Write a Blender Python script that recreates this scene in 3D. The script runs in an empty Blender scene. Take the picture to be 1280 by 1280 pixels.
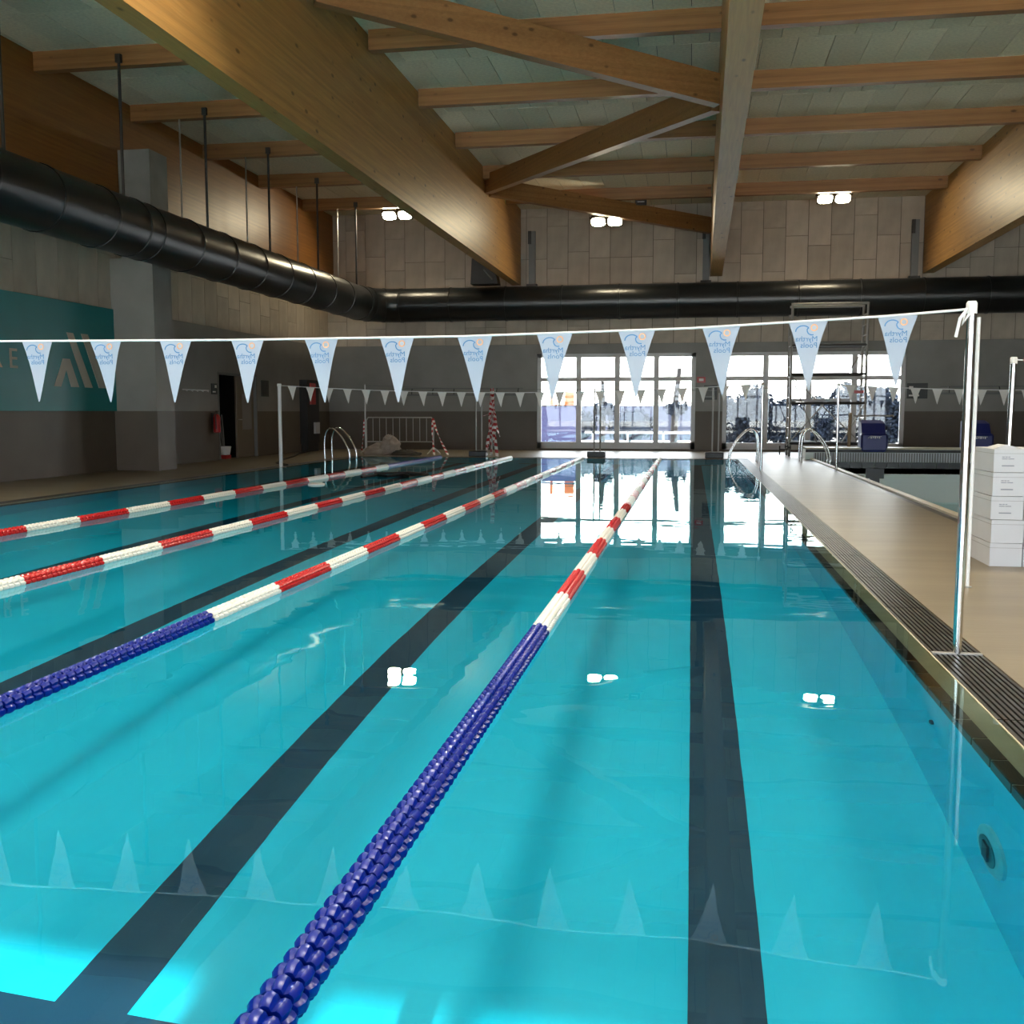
import bpy, math, random
from mathutils import Vector
random.seed(7)
scene = bpy.context.scene
col = scene.collection

# ------------------------------------------------------------------ camera
CAM_H = 1.22
YAW, PITCH = math.radians(9.880), math.radians(5.578)
cam_d = bpy.data.cameras.new('camera')
cam = bpy.data.objects.new('camera', cam_d)
col.objects.link(cam)
cam.location = (0, 0, CAM_H)
cam.rotation_euler = (math.pi / 2 - PITCH, 0, YAW)
cam_d.sensor_fit = 'HORIZONTAL'
cam_d.sensor_width = 36.0
cam_d.lens = 36.0
cam_d.clip_start = 0.05
cam_d.clip_end = 500
scene.camera = cam

# ------------------------------------------------------------------ sky, sun, exposure
world = bpy.data.worlds.new('sky')
scene.world = world
world.use_nodes = True
wn = world.node_tree
bg = wn.nodes['Background']
bg.inputs['Color'].default_value = (0.92, 0.95, 1.0, 1)
bg.inputs['Strength'].default_value = 10.0

sun_d = bpy.data.lights.new('sun', 'SUN')
sun_d.energy = 36.0
sun_d.color = (1.0, 0.95, 0.86)
sun_d.angle = math.radians(0.7)
sun = bpy.data.objects.new('sun', sun_d)
col.objects.link(sun)
SUN_EL = math.radians(23.5)
sun.rotation_euler = (math.pi / 2 - SUN_EL, 0, 0)       # shines towards +Y and down
sun.location = (0, -40, 20)
sun_d.cycles.is_caustics_light = True

scene.view_settings.view_transform = 'Standard'
scene.view_settings.look = 'None'
scene.view_settings.gamma = 1.0
scene.view_settings.use_curve_mapping = False
scene.view_settings.exposure = 0.08
cy = scene.cycles
cy.use_denoising = True
cy.max_bounces = 10
cy.diffuse_bounces = 5
cy.glossy_bounces = 5
cy.transmission_bounces = 8
cy.transparent_max_bounces = 16
cy.caustics_refractive = True
cy.caustics_reflective = True
cy.blur_glossy = 0.3
cy.sample_clamp_indirect = 8.0

# ------------------------------------------------------------------ helpers
def wloc(o):
    v = Vector((0, 0, 0))
    while o is not None:
        v += o.location
        o = o.parent
    return v

def tag(o, label=None, cat=None, group=None, kind=None):
    if label: o['label'] = label
    if cat: o['category'] = cat
    if group: o['group'] = group
    if kind: o['kind'] = kind
    return o

def thing(name, loc, label=None, cat=None, group=None, kind=None):
    o = bpy.data.objects.new(name, None)
    o.empty_display_size = 0.1
    col.objects.link(o)
    o.location = loc
    return tag(o, label, cat, group, kind)

class MB:
    def __init__(s):
        s.v = []; s.f = []; s.m = []
    def add(s, vs, fs, m=0):
        b = len(s.v)
        s.v += [tuple(p) for p in vs]
        for f in fs:
            s.f.append(tuple(b + i for i in f)); s.m.append(m)
        return s
    def box(s, x0, x1, y0, y1, z0, z1, m=0):
        return s.add([(x0,y0,z0),(x1,y0,z0),(x1,y1,z0),(x0,y1,z0),(x0,y0,z1),(x1,y0,z1),(x1,y1,z1),(x0,y1,z1)],
              [(0,3,2,1),(4,5,6,7),(0,1,5,4),(1,2,6,5),(2,3,7,6),(3,0,4,7)], m)
    def bevbox(s, x0, x1, y0, y1, z0, z1, b=0.01, m=0):
        # box with chamfered vertical edges and top rim
        def ring(i, z):
            return [(x0+b+i,y0+i,z),(x1-b-i,y0+i,z),(x1-i,y0+b+i,z),(x1-i,y1-b-i,z),(x1-b-i,y1-i,z),(x0+b+i,y1-i,z),(x0+i,y1-b-i,z),(x0+i,y0+b+i,z)]
        r = [ring(b*.6, z0), ring(0, z0+b), ring(0, z1-b), ring(b*.6, z1)]
        vs = sum(r, [])
        fs = [tuple(range(7,-1,-1)), tuple(range(24,32))]
        for k in range(3):
            for i in range(8):
                j = (i+1) % 8
                fs.append((k*8+i, k*8+j, (k+1)*8+j, (k+1)*8+i))
        return s.add(vs, fs, m)
    def prism(s, poly, axis, a0, a1, m=0):
        # poly: 2D points; axis 0/1/2 extruded from a0 to a1 (poly in the remaining two axes, in order)
        n = len(poly)
        def p3(q, a):
            if axis == 0: return (a, q[0], q[1])
            if axis == 1: return (q[0], a, q[1])
            return (q[0], q[1], a)
        vs = [p3(q, a0) for q in poly] + [p3(q, a1) for q in poly]
        fs = [tuple(range(n)), tuple(range(2*n-1, n-1, -1))]
        for i in range(n):
            j = (i+1) % n
            fs.append((i, i+n, j+n, j))
        return s.add(vs, fs, m)
    def tube(s, pts, r, n=8, m=0, caps=True, closed=False):
        pts = [Vector(p) for p in pts]
        rs = r if isinstance(r, (list, tuple)) else [r]*len(pts)
        vs = []; fs = []
        prev = None
        for i, p in enumerate(pts):
            if i == 0: d = pts[1]-pts[0]
            elif i == len(pts)-1: d = pts[-1]-pts[-2]
            else: d = (pts[i+1]-pts[i]).normalized() + (pts[i]-pts[i-1]).normalized()
            d.normalize()
            if prev is None:
                ref = Vector((0,0,1)) if abs(d.z) < .9 else Vector((1,0,0))
                u = d.cross(ref).normalized()
            else:
                u = (prev - d*prev.dot(d)).normalized()
            prev = u
            w = d.cross(u)
            for k in range(n):
                a = 2*math.pi*k/n
                q = p + (u*math.cos(a) + w*math.sin(a))*rs[i]
                vs.append(tuple(q))
        for i in range(len(pts)-1):
            for k in range(n):
                j = (k+1) % n
                fs.append((i*n+k, i*n+j, (i+1)*n+j, (i+1)*n+k))
        if caps:
            fs.append(tuple(range(n-1,-1,-1)))
            fs.append(tuple(range((len(pts)-1)*n, len(pts)*n)))
        return s.add(vs, fs, m)
    def lathe(s, prof, c, axis=2, n=16, m=0):
        # prof: list of (r, h) revolved about an axis through c
        vs = []; fs = []
        for r, h in prof:
            for k in range(n):
                a = 2*math.pi*k/n
                x, y = r*math.cos(a), r*math.sin(a)
                if axis == 2: vs.append((c[0]+x, c[1]+y, c[2]+h))
                elif axis == 0: vs.append((c[0]+h, c[1]+x, c[2]+y))
                else: vs.append((c[0]+y, c[1]+h, c[2]+x))
        for i in range(len(prof)-1):
            for k in range(n):
                j = (k+1) % n
                fs.append((i*n+k, i*n+j, (i+1)*n+j, (i+1)*n+k))
        fs.append(tuple(range(n-1,-1,-1)))
        fs.append(tuple(range((len(prof)-1)*n, len(prof)*n)))
        return s.add(vs, fs, m)
    def mesh(s, name, mats, smooth=False, off=(0,0,0)):
        me = bpy.data.meshes.new(name)
        ox, oy, oz = off
        me.from_pydata([(x-ox, y-oy, z-oz) for x, y, z in s.v], [], s.f)
        if not isinstance(mats, (list, tuple)): mats = [mats]
        for mt in mats: me.materials.append(mt)
        if len(mats) > 1: me.polygons.foreach_set('material_index', s.m)
        if smooth: me.polygons.foreach_set('use_smooth', [True]*len(me.polygons))
        me.update()
        return me
    def build(s, name, mats, parent=None, smooth=False, origin=None, **kw):
        base = wloc(parent) if parent is not None else Vector((0,0,0))
        org = Vector(origin) if origin is not None else base
        me = s.mesh(name, mats, smooth, org)
        if smooth:
            try: me.set_sharp_from_angle(angle=math.radians(40))
            except Exception: pass
        o = bpy.data.objects.new(name, me)
        col.objects.link(o)
        o.parent = parent
        o.location = org - base
        return tag(o, **kw)

def inst(name, me, loc, parent=None, rot=None, scale=None):
    # a mesh object at a WORLD location under an unrotated parent
    o = bpy.data.objects.new(name, me)
    col.objects.link(o)
    base = wloc(parent) if parent is not None else Vector((0,0,0))
    o.parent = parent
    o.location = Vector(loc) - base
    if rot: o.rotation_euler = rot
    if scale: o.scale = scale
    return o

# ------------------------------------------------------------------ materials
def mat(name):
    m = bpy.data.materials.new(name); m.use_nodes = True
    nt = m.node_tree
    return m, nt, nt.nodes['Principled BSDF']

def simple(name, rgb, rough=.5, metal=0., spec=.5, noise=0., nscale=8., bump=0., bscale=60., rnd=0., stretch=None, coat=0.):
    m, nt, b = mat(name)
    b.inputs['Base Color'].default_value = (*rgb, 1)
    b.inputs['Roughness'].default_value = rough
    b.inputs['Metallic'].default_value = metal
    b.inputs['Specular IOR Level'].default_value = spec
    b.inputs['Coat Weight'].default_value = coat
    N = nt.nodes.new; L = nt.links.new
    if noise or bump or rnd:
        tc = N('ShaderNodeTexCoord')
        vec = tc.outputs['Object']
        if stretch:
            mp = N('ShaderNodeMapping'); mp.inputs['Scale'].default_value = stretch
            L(vec, mp.inputs['Vector']); vec = mp.outputs['Vector']
    if noise or rnd:
        hs = N('ShaderNodeHueSaturation')
        hs.inputs['Color'].default_value = (*rgb, 1)
        val = None
        if noise:
            nz = N('ShaderNodeTexNoise'); nz.inputs['Scale'].default_value = nscale
            nz.inputs['Detail'].default_value = 5
            L(vec, nz.inputs['Vector'])
            mr = N('ShaderNodeMapRange'); mr.inputs['From Min'].default_value = .3; mr.inputs['From Max'].default_value = .7
            mr.inputs['To Min'].default_value = 1-noise; mr.inputs['To Max'].default_value = 1+noise
            L(nz.outputs['Fac'], mr.inputs['Value']); val = mr.outputs['Result']
        if rnd:
            oi = N('ShaderNodeObjectInfo')
            mr2 = N('ShaderNodeMapRange')
            mr2.inputs['To Min'].default_value = 1-rnd; mr2.inputs['To Max'].default_value = 1+rnd
            L(oi.outputs['Random'], mr2.inputs['Value'])
            if val is not None:
                mu = N('ShaderNodeMath'); mu.operation = 'MULTIPLY'
                L(val, mu.inputs[0]); L(mr2.outputs['Result'], mu.inputs[1]); val = mu.outputs[0]
            else: val = mr2.outputs['Result']
        L(val, hs.inputs['Value'])
        L(hs.outputs['Color'], b.inputs['Base Color'])
    if bump:
        nb = N('ShaderNodeTexNoise'); nb.inputs['Scale'].default_value = bscale; nb.inputs['Detail'].default_value = 4
        L(vec, nb.inputs['Vector'])
        bp = N('ShaderNodeBump'); bp.inputs['Strength'].default_value = bump; bp.inputs['Distance'].default_value = .01
        L(nb.outputs['Fac'], bp.inputs['Height']); L(bp.outputs['Normal'], b.inputs['Normal'])
    return m

def wood(name, rgb, axis, knots=True):
    m, nt, b = mat(name)
    N = nt.nodes.new; L = nt.links.new
    tc = N('ShaderNodeTexCoord')
    mp = N('ShaderNodeMapping')
    sc = [26, 26, 26]; sc[axis] = 1.3
    mp.inputs['Scale'].default_value = sc
    L(tc.outputs['Object'], mp.inputs['Vector'])
    n1 = N('ShaderNodeTexNoise'); n1.inputs['Scale'].default_value = 1.0; n1.inputs['Detail'].default_value = 6; n1.inputs['Distortion'].default_value = .6
    L(mp.outputs['Vector'], n1.inputs['Vector'])
    cr = N('ShaderNodeValToRGB')
    e = cr.color_ramp.elements
    e[0].position = .3; e[0].color = (rgb[0]*.84, rgb[1]*.80, rgb[2]*.74, 1)
    e[1].position = .7; e[1].color = (rgb[0]*1.08, rgb[1]*1.08, rgb[2]*1.08, 1)
    L(n1.outputs['Fac'], cr.inputs['Fac'])
    colr = cr.outputs['Color']
    # glued lamellae: slight tone change from layer to layer
    sx = N('ShaderNodeSeparateXYZ'); L(tc.outputs['Object'], sx.inputs[0])
    ml = N('ShaderNodeMath'); ml.operation = 'MULTIPLY'; ml.inputs[1].default_value = 22
    L(sx.outputs['Z'], ml.inputs[0])
    fl = N('ShaderNodeMath'); fl.operation = 'FLOOR'; L(ml.outputs[0], fl.inputs[0])
    wn_ = N('ShaderNodeTexWhiteNoise'); wn_.noise_dimensions = '1D'; L(fl.outputs[0], wn_.inputs['W'])
    mr = N('ShaderNodeMapRange'); mr.inputs['To Min'].default_value = .86; mr.inputs['To Max'].default_value = 1.1
    L(wn_.outputs['Value'], mr.inputs['Value'])
    hs = N('ShaderNodeHueSaturation'); L(colr, hs.inputs['Color']); L(mr.outputs['Result'], hs.inputs['Value'])
    colr = hs.outputs['Color']
    if knots:
        mp2 = N('ShaderNodeMapping'); s2 = [5, 5, 5]; s2[axis] = 2.2
        mp2.inputs['Scale'].default_value = s2
        L(tc.outputs['Object'], mp2.inputs['Vector'])
        vo = N('ShaderNodeTexVoronoi'); vo.inputs['Scale'].default_value = .8
        L(mp2.outputs['Vector'], vo.inputs['Vector'])
        kr = N('ShaderNodeMapRange'); kr.inputs['From Min'].default_value = .07; kr.inputs['From Max'].default_value = .14
        kr.inputs['To Min'].default_value = .75; kr.inputs['To Max'].default_value = 0
        L(vo.outputs['Distance'], kr.inputs['Value'])
        mx = N('ShaderNodeMixRGB'); mx.inputs['Color2'].default_value = (rgb[0]*.16, rgb[1]*.12, rgb[2]*.1, 1)
        L(kr.outputs['Result'], mx.inputs['Fac']); L(colr, mx.inputs['Color1'])
        colr = mx.outputs['Color']
    L(colr, b.inputs['Base Color'])
    b.inputs['Roughness'].default_value = .42
    return m

def emis(name, rgb, s):
    m, nt, b = mat(name)
    b.inputs['Base Color'].default_value = (*rgb, 1)
    b.inputs['Emission Color'].default_value = (*rgb, 1)
    b.inputs['Emission Strength'].default_value = s
    return m

def two_tone(name, low, high, zsplit):
    m, nt, b = mat(name)
    N = nt.nodes.new; L = nt.links.new
    g = N('ShaderNodeNewGeometry'); sx = N('ShaderNodeSeparateXYZ'); L(g.outputs['Position'], sx.inputs[0])
    gt = N('ShaderNodeMath'); gt.operation = 'GREATER_THAN'; gt.inputs[1].default_value = zsplit
    L(sx.outputs['Z'], gt.inputs[0])
    mx = N('ShaderNodeMixRGB'); mx.inputs['Color1'].default_value = (*low, 1); mx.inputs['Color2'].default_value = (*high, 1)
    L(gt.outputs[0], mx.inputs['Fac'])
    nz = N('ShaderNodeTexNoise'); nz.inputs['Scale'].default_value = 1.3; nz.inputs['Detail'].default_value = 6
    L(g.outputs['Position'], nz.inputs['Vector'])
    mr = N('ShaderNodeMapRange'); mr.inputs['From Min'].default_value = .3; mr.inputs['From Max'].default_value = .7
    mr.inputs['To Min'].default_value = .9; mr.inputs['To Max'].default_value = 1.1
    L(nz.outputs['Fac'], mr.inputs['Value'])
    hs = N('ShaderNodeHueSaturation'); L(mx.outputs['Color'], hs.inputs['Color']); L(mr.outputs['Result'], hs.inputs['Value'])
    L(hs.outputs['Color'], b.inputs['Base Color'])
    b.inputs['Roughness'].default_value = .55
    return m

def cloth(name, rgb, tl=.3):
    m = bpy.data.materials.new(name); m.use_nodes = True
    nt = m.node_tree; nt.nodes.clear()
    N = nt.nodes.new; L = nt.links.new
    out = N('ShaderNodeOutputMaterial'); mx = N('ShaderNodeMixShader'); mx.inputs[0].default_value = tl
    d_ = N('ShaderNodeBsdfDiffuse'); d_.inputs['Color'].default_value = (*rgb, 1)
    t_ = N('ShaderNodeBsdfTranslucent'); t_.inputs['Color'].default_value = (*rgb, 1)
    L(d_.outputs[0], mx.inputs[1]); L(t_.outputs[0], mx.inputs[2]); L(mx.outputs[0], out.inputs['Surface'])
    return m

def glass_pane(name):
    m = bpy.data.materials.new(name); m.use_nodes = True
    nt = m.node_tree; nt.nodes.clear()
    N = nt.nodes.new; L = nt.links.new
    out = N('ShaderNodeOutputMaterial'); mx = N('ShaderNodeMixShader')
    fr = N('ShaderNodeFresnel'); fr.inputs['IOR'].default_value = 1.45
    t = N('ShaderNodeBsdfTransparent'); t.inputs['Color'].default_value = (.93, .96, .97, 1)
    g = N('ShaderNodeBsdfGlossy'); g.inputs['Roughness'].default_value = .02
    L(fr.outputs[0], mx.inputs[0]); L(t.outputs[0], mx.inputs[1]); L(g.outputs[0], mx.inputs[2])
    L(mx.outputs[0], out.inputs['Surface'])
    return m

def water_mat(name, tint, wave):
    m = bpy.data.materials.new(name); m.use_nodes = True
    nt = m.node_tree; nt.nodes.clear()
    N = nt.nodes.new; L = nt.links.new
    out = N('ShaderNodeOutputMaterial')
    g = N('ShaderNodeBsdfGlass'); g.inputs['IOR'].default_value = 1.333; g.inputs['Roughness'].default_value = 0
    g.inputs['Color'].default_value = (*tint, 1)
    tc = N('ShaderNodeTexCoord')
    nz = N('ShaderNodeTexNoise'); nz.inputs['Scale'].default_value = 1.6; nz.inputs['Detail'].default_value = 2.5; nz.inputs['Roughness'].default_value = .45
    mp = N('ShaderNodeMapping'); mp.inputs['Scale'].default_value = (.7, 1.0, 1)
    L(tc.outputs['Object'], mp.inputs['Vector']); L(mp.outputs['Vector'], nz.inputs['Vector'])
    bp = N('ShaderNodeBump'); bp.inputs['Strength'].default_value = 1.0; bp.inputs['Distance'].default_value = wave
    L(nz.outputs['Fac'], bp.inputs['Height'])
    L(bp.outputs['Normal'], g.inputs['Normal'])
    L(g.outputs[0], out.inputs['Surface'])
    return m

M = {}
M['deck'] = simple('deck_screed', (.20, .168, .118), rough=.38, noise=.16, nscale=1.2, bump=.12, bscale=9, stretch=(.35, 2.2, 1))
M['liner'] = simple('pool_liner', (.0, .60, .79), rough=.5, noise=.03, nscale=2)
M['liner_pale'] = simple('pool_liner_pale', (.80, .90, .88), rough=.45)
M['lane_black'] = simple('lane_marking', (.0, .032, .07), rough=.5)
M['tile_black'] = simple('black_tile', (.010, .012, .012), rough=.35)
M['coping'] = simple('beige_coping', (.46, .42, .30), rough=.4, noise=.08, nscale=6)
M['grate'] = simple('grate_plastic', (.020, .019, .018), rough=.35)
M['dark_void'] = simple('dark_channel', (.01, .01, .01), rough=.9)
M['plaster'] = two_tone('two_tone_wall_paint', (.105, .086, .068), (.24, .235, .22), 1.24)
M['board'] = simple('cladding_board', (.46, .395, .32), rough=.75, noise=.10, nscale=2.2, rnd=.13, bump=.1, bscale=40)
M['backing'] = simple('dark_backing', (.10, .09, .075), rough=.9)
M['woodwool'] = simple('wood_wool_board', (.80, .74, .57), rough=.9, noise=.10, nscale=18, rnd=.10, bump=.5, bscale=90)
M['joint'] = simple('ceiling_joint', (.14, .14, .12), rough=.9)
M['glulam_y'] = wood('glulam_girder', (.45, .245, .075), 1)
M['glulam_x'] = wood('glulam_purlin', (.31, .152, .056), 0)
M['glulam_wall'] = wood('glulam_wall_beam', (.28, .115, .022), 1, knots=False)
M['concrete'] = simple('column_concrete', (.22, .23, .22), rough=.7, noise=.12, nscale=2.5)
M['duct'] = simple('duct_black', (.010, .013, .016), rough=.3, spec=.5)
M['steel_dark'] = simple('dark_steel', (.03, .03, .03), rough=.5)
M['steel_grey'] = simple('grey_steel', (.16, .165, .165), rough=.5)
M['chrome'] = simple('stainless_steel', (.72, .72, .72), rough=.14, metal=1)
M['galv'] = simple('galvanised_steel', (.42, .41, .39), rough=.38, metal=.7)
M['alu'] = simple('window_aluminium', (.62, .62, .63), rough=.4)
M['white'] = simple('white_plastic', (.78, .79, .80), rough=.4)
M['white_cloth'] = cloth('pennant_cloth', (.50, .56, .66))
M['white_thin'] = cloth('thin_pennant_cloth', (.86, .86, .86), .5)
M['f_red'] = simple('float_red', (.50, .012, .015), rough=.25)
M['f_white'] = simple('float_white', (.80, .80, .77), rough=.3)
M['f_blue'] = simple('float_blue', (.0, .014, .24), rough=.28, spec=.28)
M['red'] = simple('red_paint', (.45, .02, .02), rough=.35)
M['print_blue'] = simple('print_blue', (.07, .22, .45), rough=.7)
M['print_orange'] = simple('print_orange', (.80, .42, .22), rough=.7)
M['print_grey'] = simple('print_grey', (.25, .27, .32), rough=.7)
M['teal'] = simple('teal_paint', (.002, .20, .215), rough=.45, noise=.05, nscale=1.5)
M['logo_beige'] = simple('sign_lettering', (.40, .39, .33), rough=.5)
M['black'] = simple('black_plastic', (.012, .012, .013), rough=.45)
M['carton'] = simple('white_carton', (.56, .58, .62), rough=.6, noise=.03, nscale=5)
M['block_blue'] = simple('starting_block_blue', (.012, .022, .16), rough=.4)
M['sack'] = simple('sack_cloth', (.34, .29, .25), rough=.9, noise=.2, nscale=6)
M['door'] = simple('door_leaf', (.16, .13, .10), rough=.5)
M['sign_dark'] = simple('sign_dark', (.02, .025, .025), rough=.4)
M['tape_white'] = simple('tape_white', (.75, .72, .70), rough=.5)
M['hedge'] = simple('hazed_hedge_leaf', (.022, .030, .046), rough=.95, spec=.1, noise=.4, nscale=3)  # blue-grey puts the haze of window glare into the foliage colour
M['bark'] = simple('bark', (.02, .017, .016), rough=.9)
M['hoarding'] = simple('hoarding_violet', (.06, .065, .16), rough=.6, noise=.06, nscale=.8)
M['asphalt'] = simple('outdoor_paving', (.52, .50, .47), rough=.8)
M['facade'] = simple('pale_facade', (.70, .70, .68), rough=.8)
M['orange'] = simple('orange_plastic', (.75, .18, .05), rough=.5)
M['wood_plank'] = simple('plank', (.40, .30, .18), rough=.7)
M['glass'] = glass_pane('window_glass')
M['led'] = emis('led_lens', (1.0, .86, .58), 170.0)
M['water'] = water_mat('pool_water', (.80, .98, 1.0), .0026)
M['water2'] = water_mat('pool_water_shallow', (.85, .98, .98), .0015)

# ------------------------------------------------------------------ dimensions
XL, XR = -11.8, 13.5            # side walls
YN, YF = -5.2, 32.5             # near and far walls
ZC = 7.55                       # ceiling boards
PX0, PX1, PY0, PY1 = -8.85, 1.07, -0.4, 27.0     # main pool basin
DEPTH = 1.25
Q0, Q1, QY0, QY1 = 3.12, 10.2, 2.0, 27.3        # second pool

# ------------------------------------------------------------------ floor (deck)
d = MB()
zt, zb = .004, -.35
gw = .15          # coping ledge beyond the basin wall
gg = .40          # to outer side of the grate
def deck(x0, x1, y0, y1): d.box(x0, x1, y0, y1, zb, zt)
deck(XL-.3, Q0-.2, YN-.3, PY0-gg)
deck(XL-.3, PX0-gg, PY0-gg, PY1+gg)
deck(XL-.3, Q0-.2, PY1+gg, YF+.3)
deck(PX1+gg, Q0-.2, PY0-gg, PY1+gg)
deck(Q0-.2, XR+.3, YN-.3, QY0)
deck(Q1, XR+.3, QY0, QY1)
deck(Q0-.2, XR+.3, QY1, YF+.3)
floor = d.build('floor', M['deck'], kind='structure')
# drip channel along the second pool and its raised kerb
kb = MB()
kb.box(Q0-.2, Q0-.09, QY0, QY1, zb, .002)
kb.build('gutter_strip', M['grate'], floor)
kb = MB(); kb.prism([(Q0-.09, -.35), (Q0, -.35), (Q0, .03), (Q0-.02, .045), (Q0-.09, .03)], 1, QY0, QY1)
kb.build('kerb', M['coping'], floor)

# ------------------------------------------------------------------ main pool basin
b = MB()
b.add([(PX0,PY0,-DEPTH),(PX1,PY0,-DEPTH),(PX1,PY1,-DEPTH),(PX0,PY1,-DEPTH),
       (PX0,PY0,-.03),(PX1,PY0,-.03),(PX1,PY1,-.03),(PX0,PY1,-.03)],
      [(0,1,2,3),(0,4,5,1),(1,5,6,2),(2,6,7,3),(3,7,4,0)])
basin = b.build('pool_basin', M['liner'], kind='structure')
LANES = [.14, -1.79, -3.74, -5.69, -7.64]
for x in LANES:
    m = MB()
    m.box(x-.12, x+.12, 2.72, 25.2, -DEPTH-.01, -DEPTH+.004)
    m.box(x-.5, x+.5, 2.48, 2.72, -DEPTH-.01, -DEPTH+.004)
    m.box(x-.5, x+.5, 25.2, 25.42, -DEPTH-.01, -DEPTH+.004)
    m.build('lane_line', M['lane_black'], basin)
# wall inlet and a small nozzle in the right pool wall
m = MB(); m.lathe([(.155,0),(.155,-.012),(.135,-.022),(.115,-.022)], (PX1, 3.69, -.80), axis=0, n=28)
fit = m.build('inlet_ring', simple('inlet_white', (.10,.50,.58), .3), basin, smooth=True)
m = MB(); m.lathe([(.10,-.012),(.095,-.026),(.05,-.026)], (PX1, 3.69, -.80), axis=0, n=24)
m.build('inlet_grille', simple('inlet_grille', (.01,.16,.20), .4), fit)
m = MB()
m.box(PX1-.034, PX1-.02, 3.66, 3.72, -.86, -.74)
m.build('inlet_nozzle', M['lane_black'], fit)
m = MB(); m.lathe([(.024,0),(.024,-.01),(.015,-.014)], (PX1, 4.65, -.47), axis=0, n=12)
m.build('nozzle', M['lane_black'], basin)

# pool edge: black nosing tiles, beige coping ledge, gutter grate
edge = thing('trim_1', (0,0,0), kind='structure')
def ledge(n, poly):   # right side profile in X,Z
    pass
prof = [(PX1+.055,-.02),(PX1+.13,-.004),(PX1+.15,.002),(PX1+.15,-.3),(PX1+.055,-.3)]
m = MB(); m.prism(prof, 1, PY0-.15, PY1+.15); m.build('coping', M['coping'], edge)
prof = [(PX0-.055,-.02),(PX0-.13,-.004),(PX0-.15,.002),(PX0-.15,-.3),(PX0-.055,-.3)]
m = MB(); m.prism(prof, 1, PY0-.15, PY1+.15); m.build('coping', M['coping'], edge)
prof = [(PY1+.055,-.02),(PY1+.13,-.004),(PY1+.15,.002),(PY1+.15,-.3),(PY1+.055,-.3)]
m = MB(); m.prism(prof, 0, PX0-.055, PX1+.055); m.build('coping', M['coping'], edge)
prof = [(PY0-.055,-.02),(PY0-.13,-.004),(PY0-.15,.002),(PY0-.15,-.3),(PY0-.055,-.3)]
m = MB(); m.prism(prof, 0, PX0-.055, PX1+.055); m.build('coping', M['coping'], edge)
TL = .245
def tile_mesh():
    t = MB()   # L section seen from the water: face at x=0, back to +x, along y
    t.prism([(-.006,-.115),(.004,-.115),(.004,-.03),(.053,-.022),(.053,-.013),(.0,-.019),(-.006,-.026)], 1, .007, TL-.007)
    return t.mesh('tile', M['tile_black'])
tme = tile_mesh()
gm = MB(); gm.box(PX1-.001, PX1+.054, PY0, PY1, -.112, -.026); gm.box(PX0-.054, PX0+.001, PY0, PY1, -.112, -.026); gm.box(PX0, PX1, PY1-.001, PY1+.054, -.112, -.026)
gm.build('grout', simple('tile_grout', (.42,.40,.34), .8), edge)
n = int((PY1-PY0)/TL)
for i in range(n):
    inst('tile', tme, (PX1, PY0+i*TL, 0), edge)
    inst('tile', tme, (PX0, PY0+(i+1)*TL, 0), edge, rot=(0,0,math.pi))
for i in range(int((PX1-PX0)/TL)):
    inst('tile', tme, (PX1-i*TL, PY1, 0), edge, rot=(0,0,math.pi/2))

grate = thing('gutter_grate', (PX1+.15,PY0,0), 'dark slatted overflow grating running along the pool rim', 'grating')
def grate_run(x0, x1, y0, y1, along):
    # slats lying along the pool edge, joined into removable lengths, with cross bars
    L0 = y0 if along == 'y' else x0
    L1 = y1 if along == 'y' else x1
    a = L0
    while a < L1-.05:
        e_ = min(a+1.2, L1)
        s = MB(); k = 10
        w = ((x1-x0) if along == 'y' else (y1-y0))/k
        for i in range(k):
            c0 = i*w+.003; c1 = (i+1)*w-.007
            if along == 'y': s.box(x0+c0, x0+c1, a+.004, e_-.004, -.03, 0.002)
            else: s.box(a+.004, e_-.004, y0+c0, y0+c1, -.03, 0.002)
        q = a+.1
        while q < e_:
            if along == 'y': s.box(x0, x1, q, q+.012, -.032, -.008)
            else: s.box(q, q+.012, y0, y1, -.032, -.008)
            q += .15
        o = s.build('grate_section', M['grate'], grate)
        a = e_
grate_run(PX1+.15, PX1+gg, PY0-.15, PY1+.15, 'y')
grate_run(PX0-gg, PX0-.15, PY0-.15, PY1+.15, 'y')
grate_run(PX0-gg, PX1+gg, PY1+.15, PY1+gg, 'x')
grate_run(PX0-gg, PX1+gg, PY0-gg, PY0-.15, 'x')
m = MB()
m.box(PX1+.15, PX1+gg, PY0-gg, PY1+gg, -.35, -.2); m.box(PX0-gg, PX0-.15, PY0-gg, PY1+gg, -.35, -.2)
m.box(PX0-.15, PX1+.15, PY1+.15, PY1+gg, -.35, -.2); m.box(PX0-.15, PX1+.15, PY0-gg, PY0-.15, -.35, -.2)
m.build('gutter_channel', M['dark_void'], grate)

# water
m = MB()
nx, ny = 2, 2
wx0, wx1, wy0, wy1 = PX0-.148, PX1+.148, PY0-.148, PY1+.148
m.add([(wx0,wy0,0),(wx1,wy0,0),(wx1,wy1,0),(wx0,wy1,0)], [(0,1,2,3)])
water = m.build('pool_water', M['water'], smooth=True, label='clear turquoise water filling the lane swimming pool', cat='water', kind='stuff')
water.cycles.is_caustics_caster = True
for o in [basin] + list(basin.children): o.cycles.is_caustics_receiver = True

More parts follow.
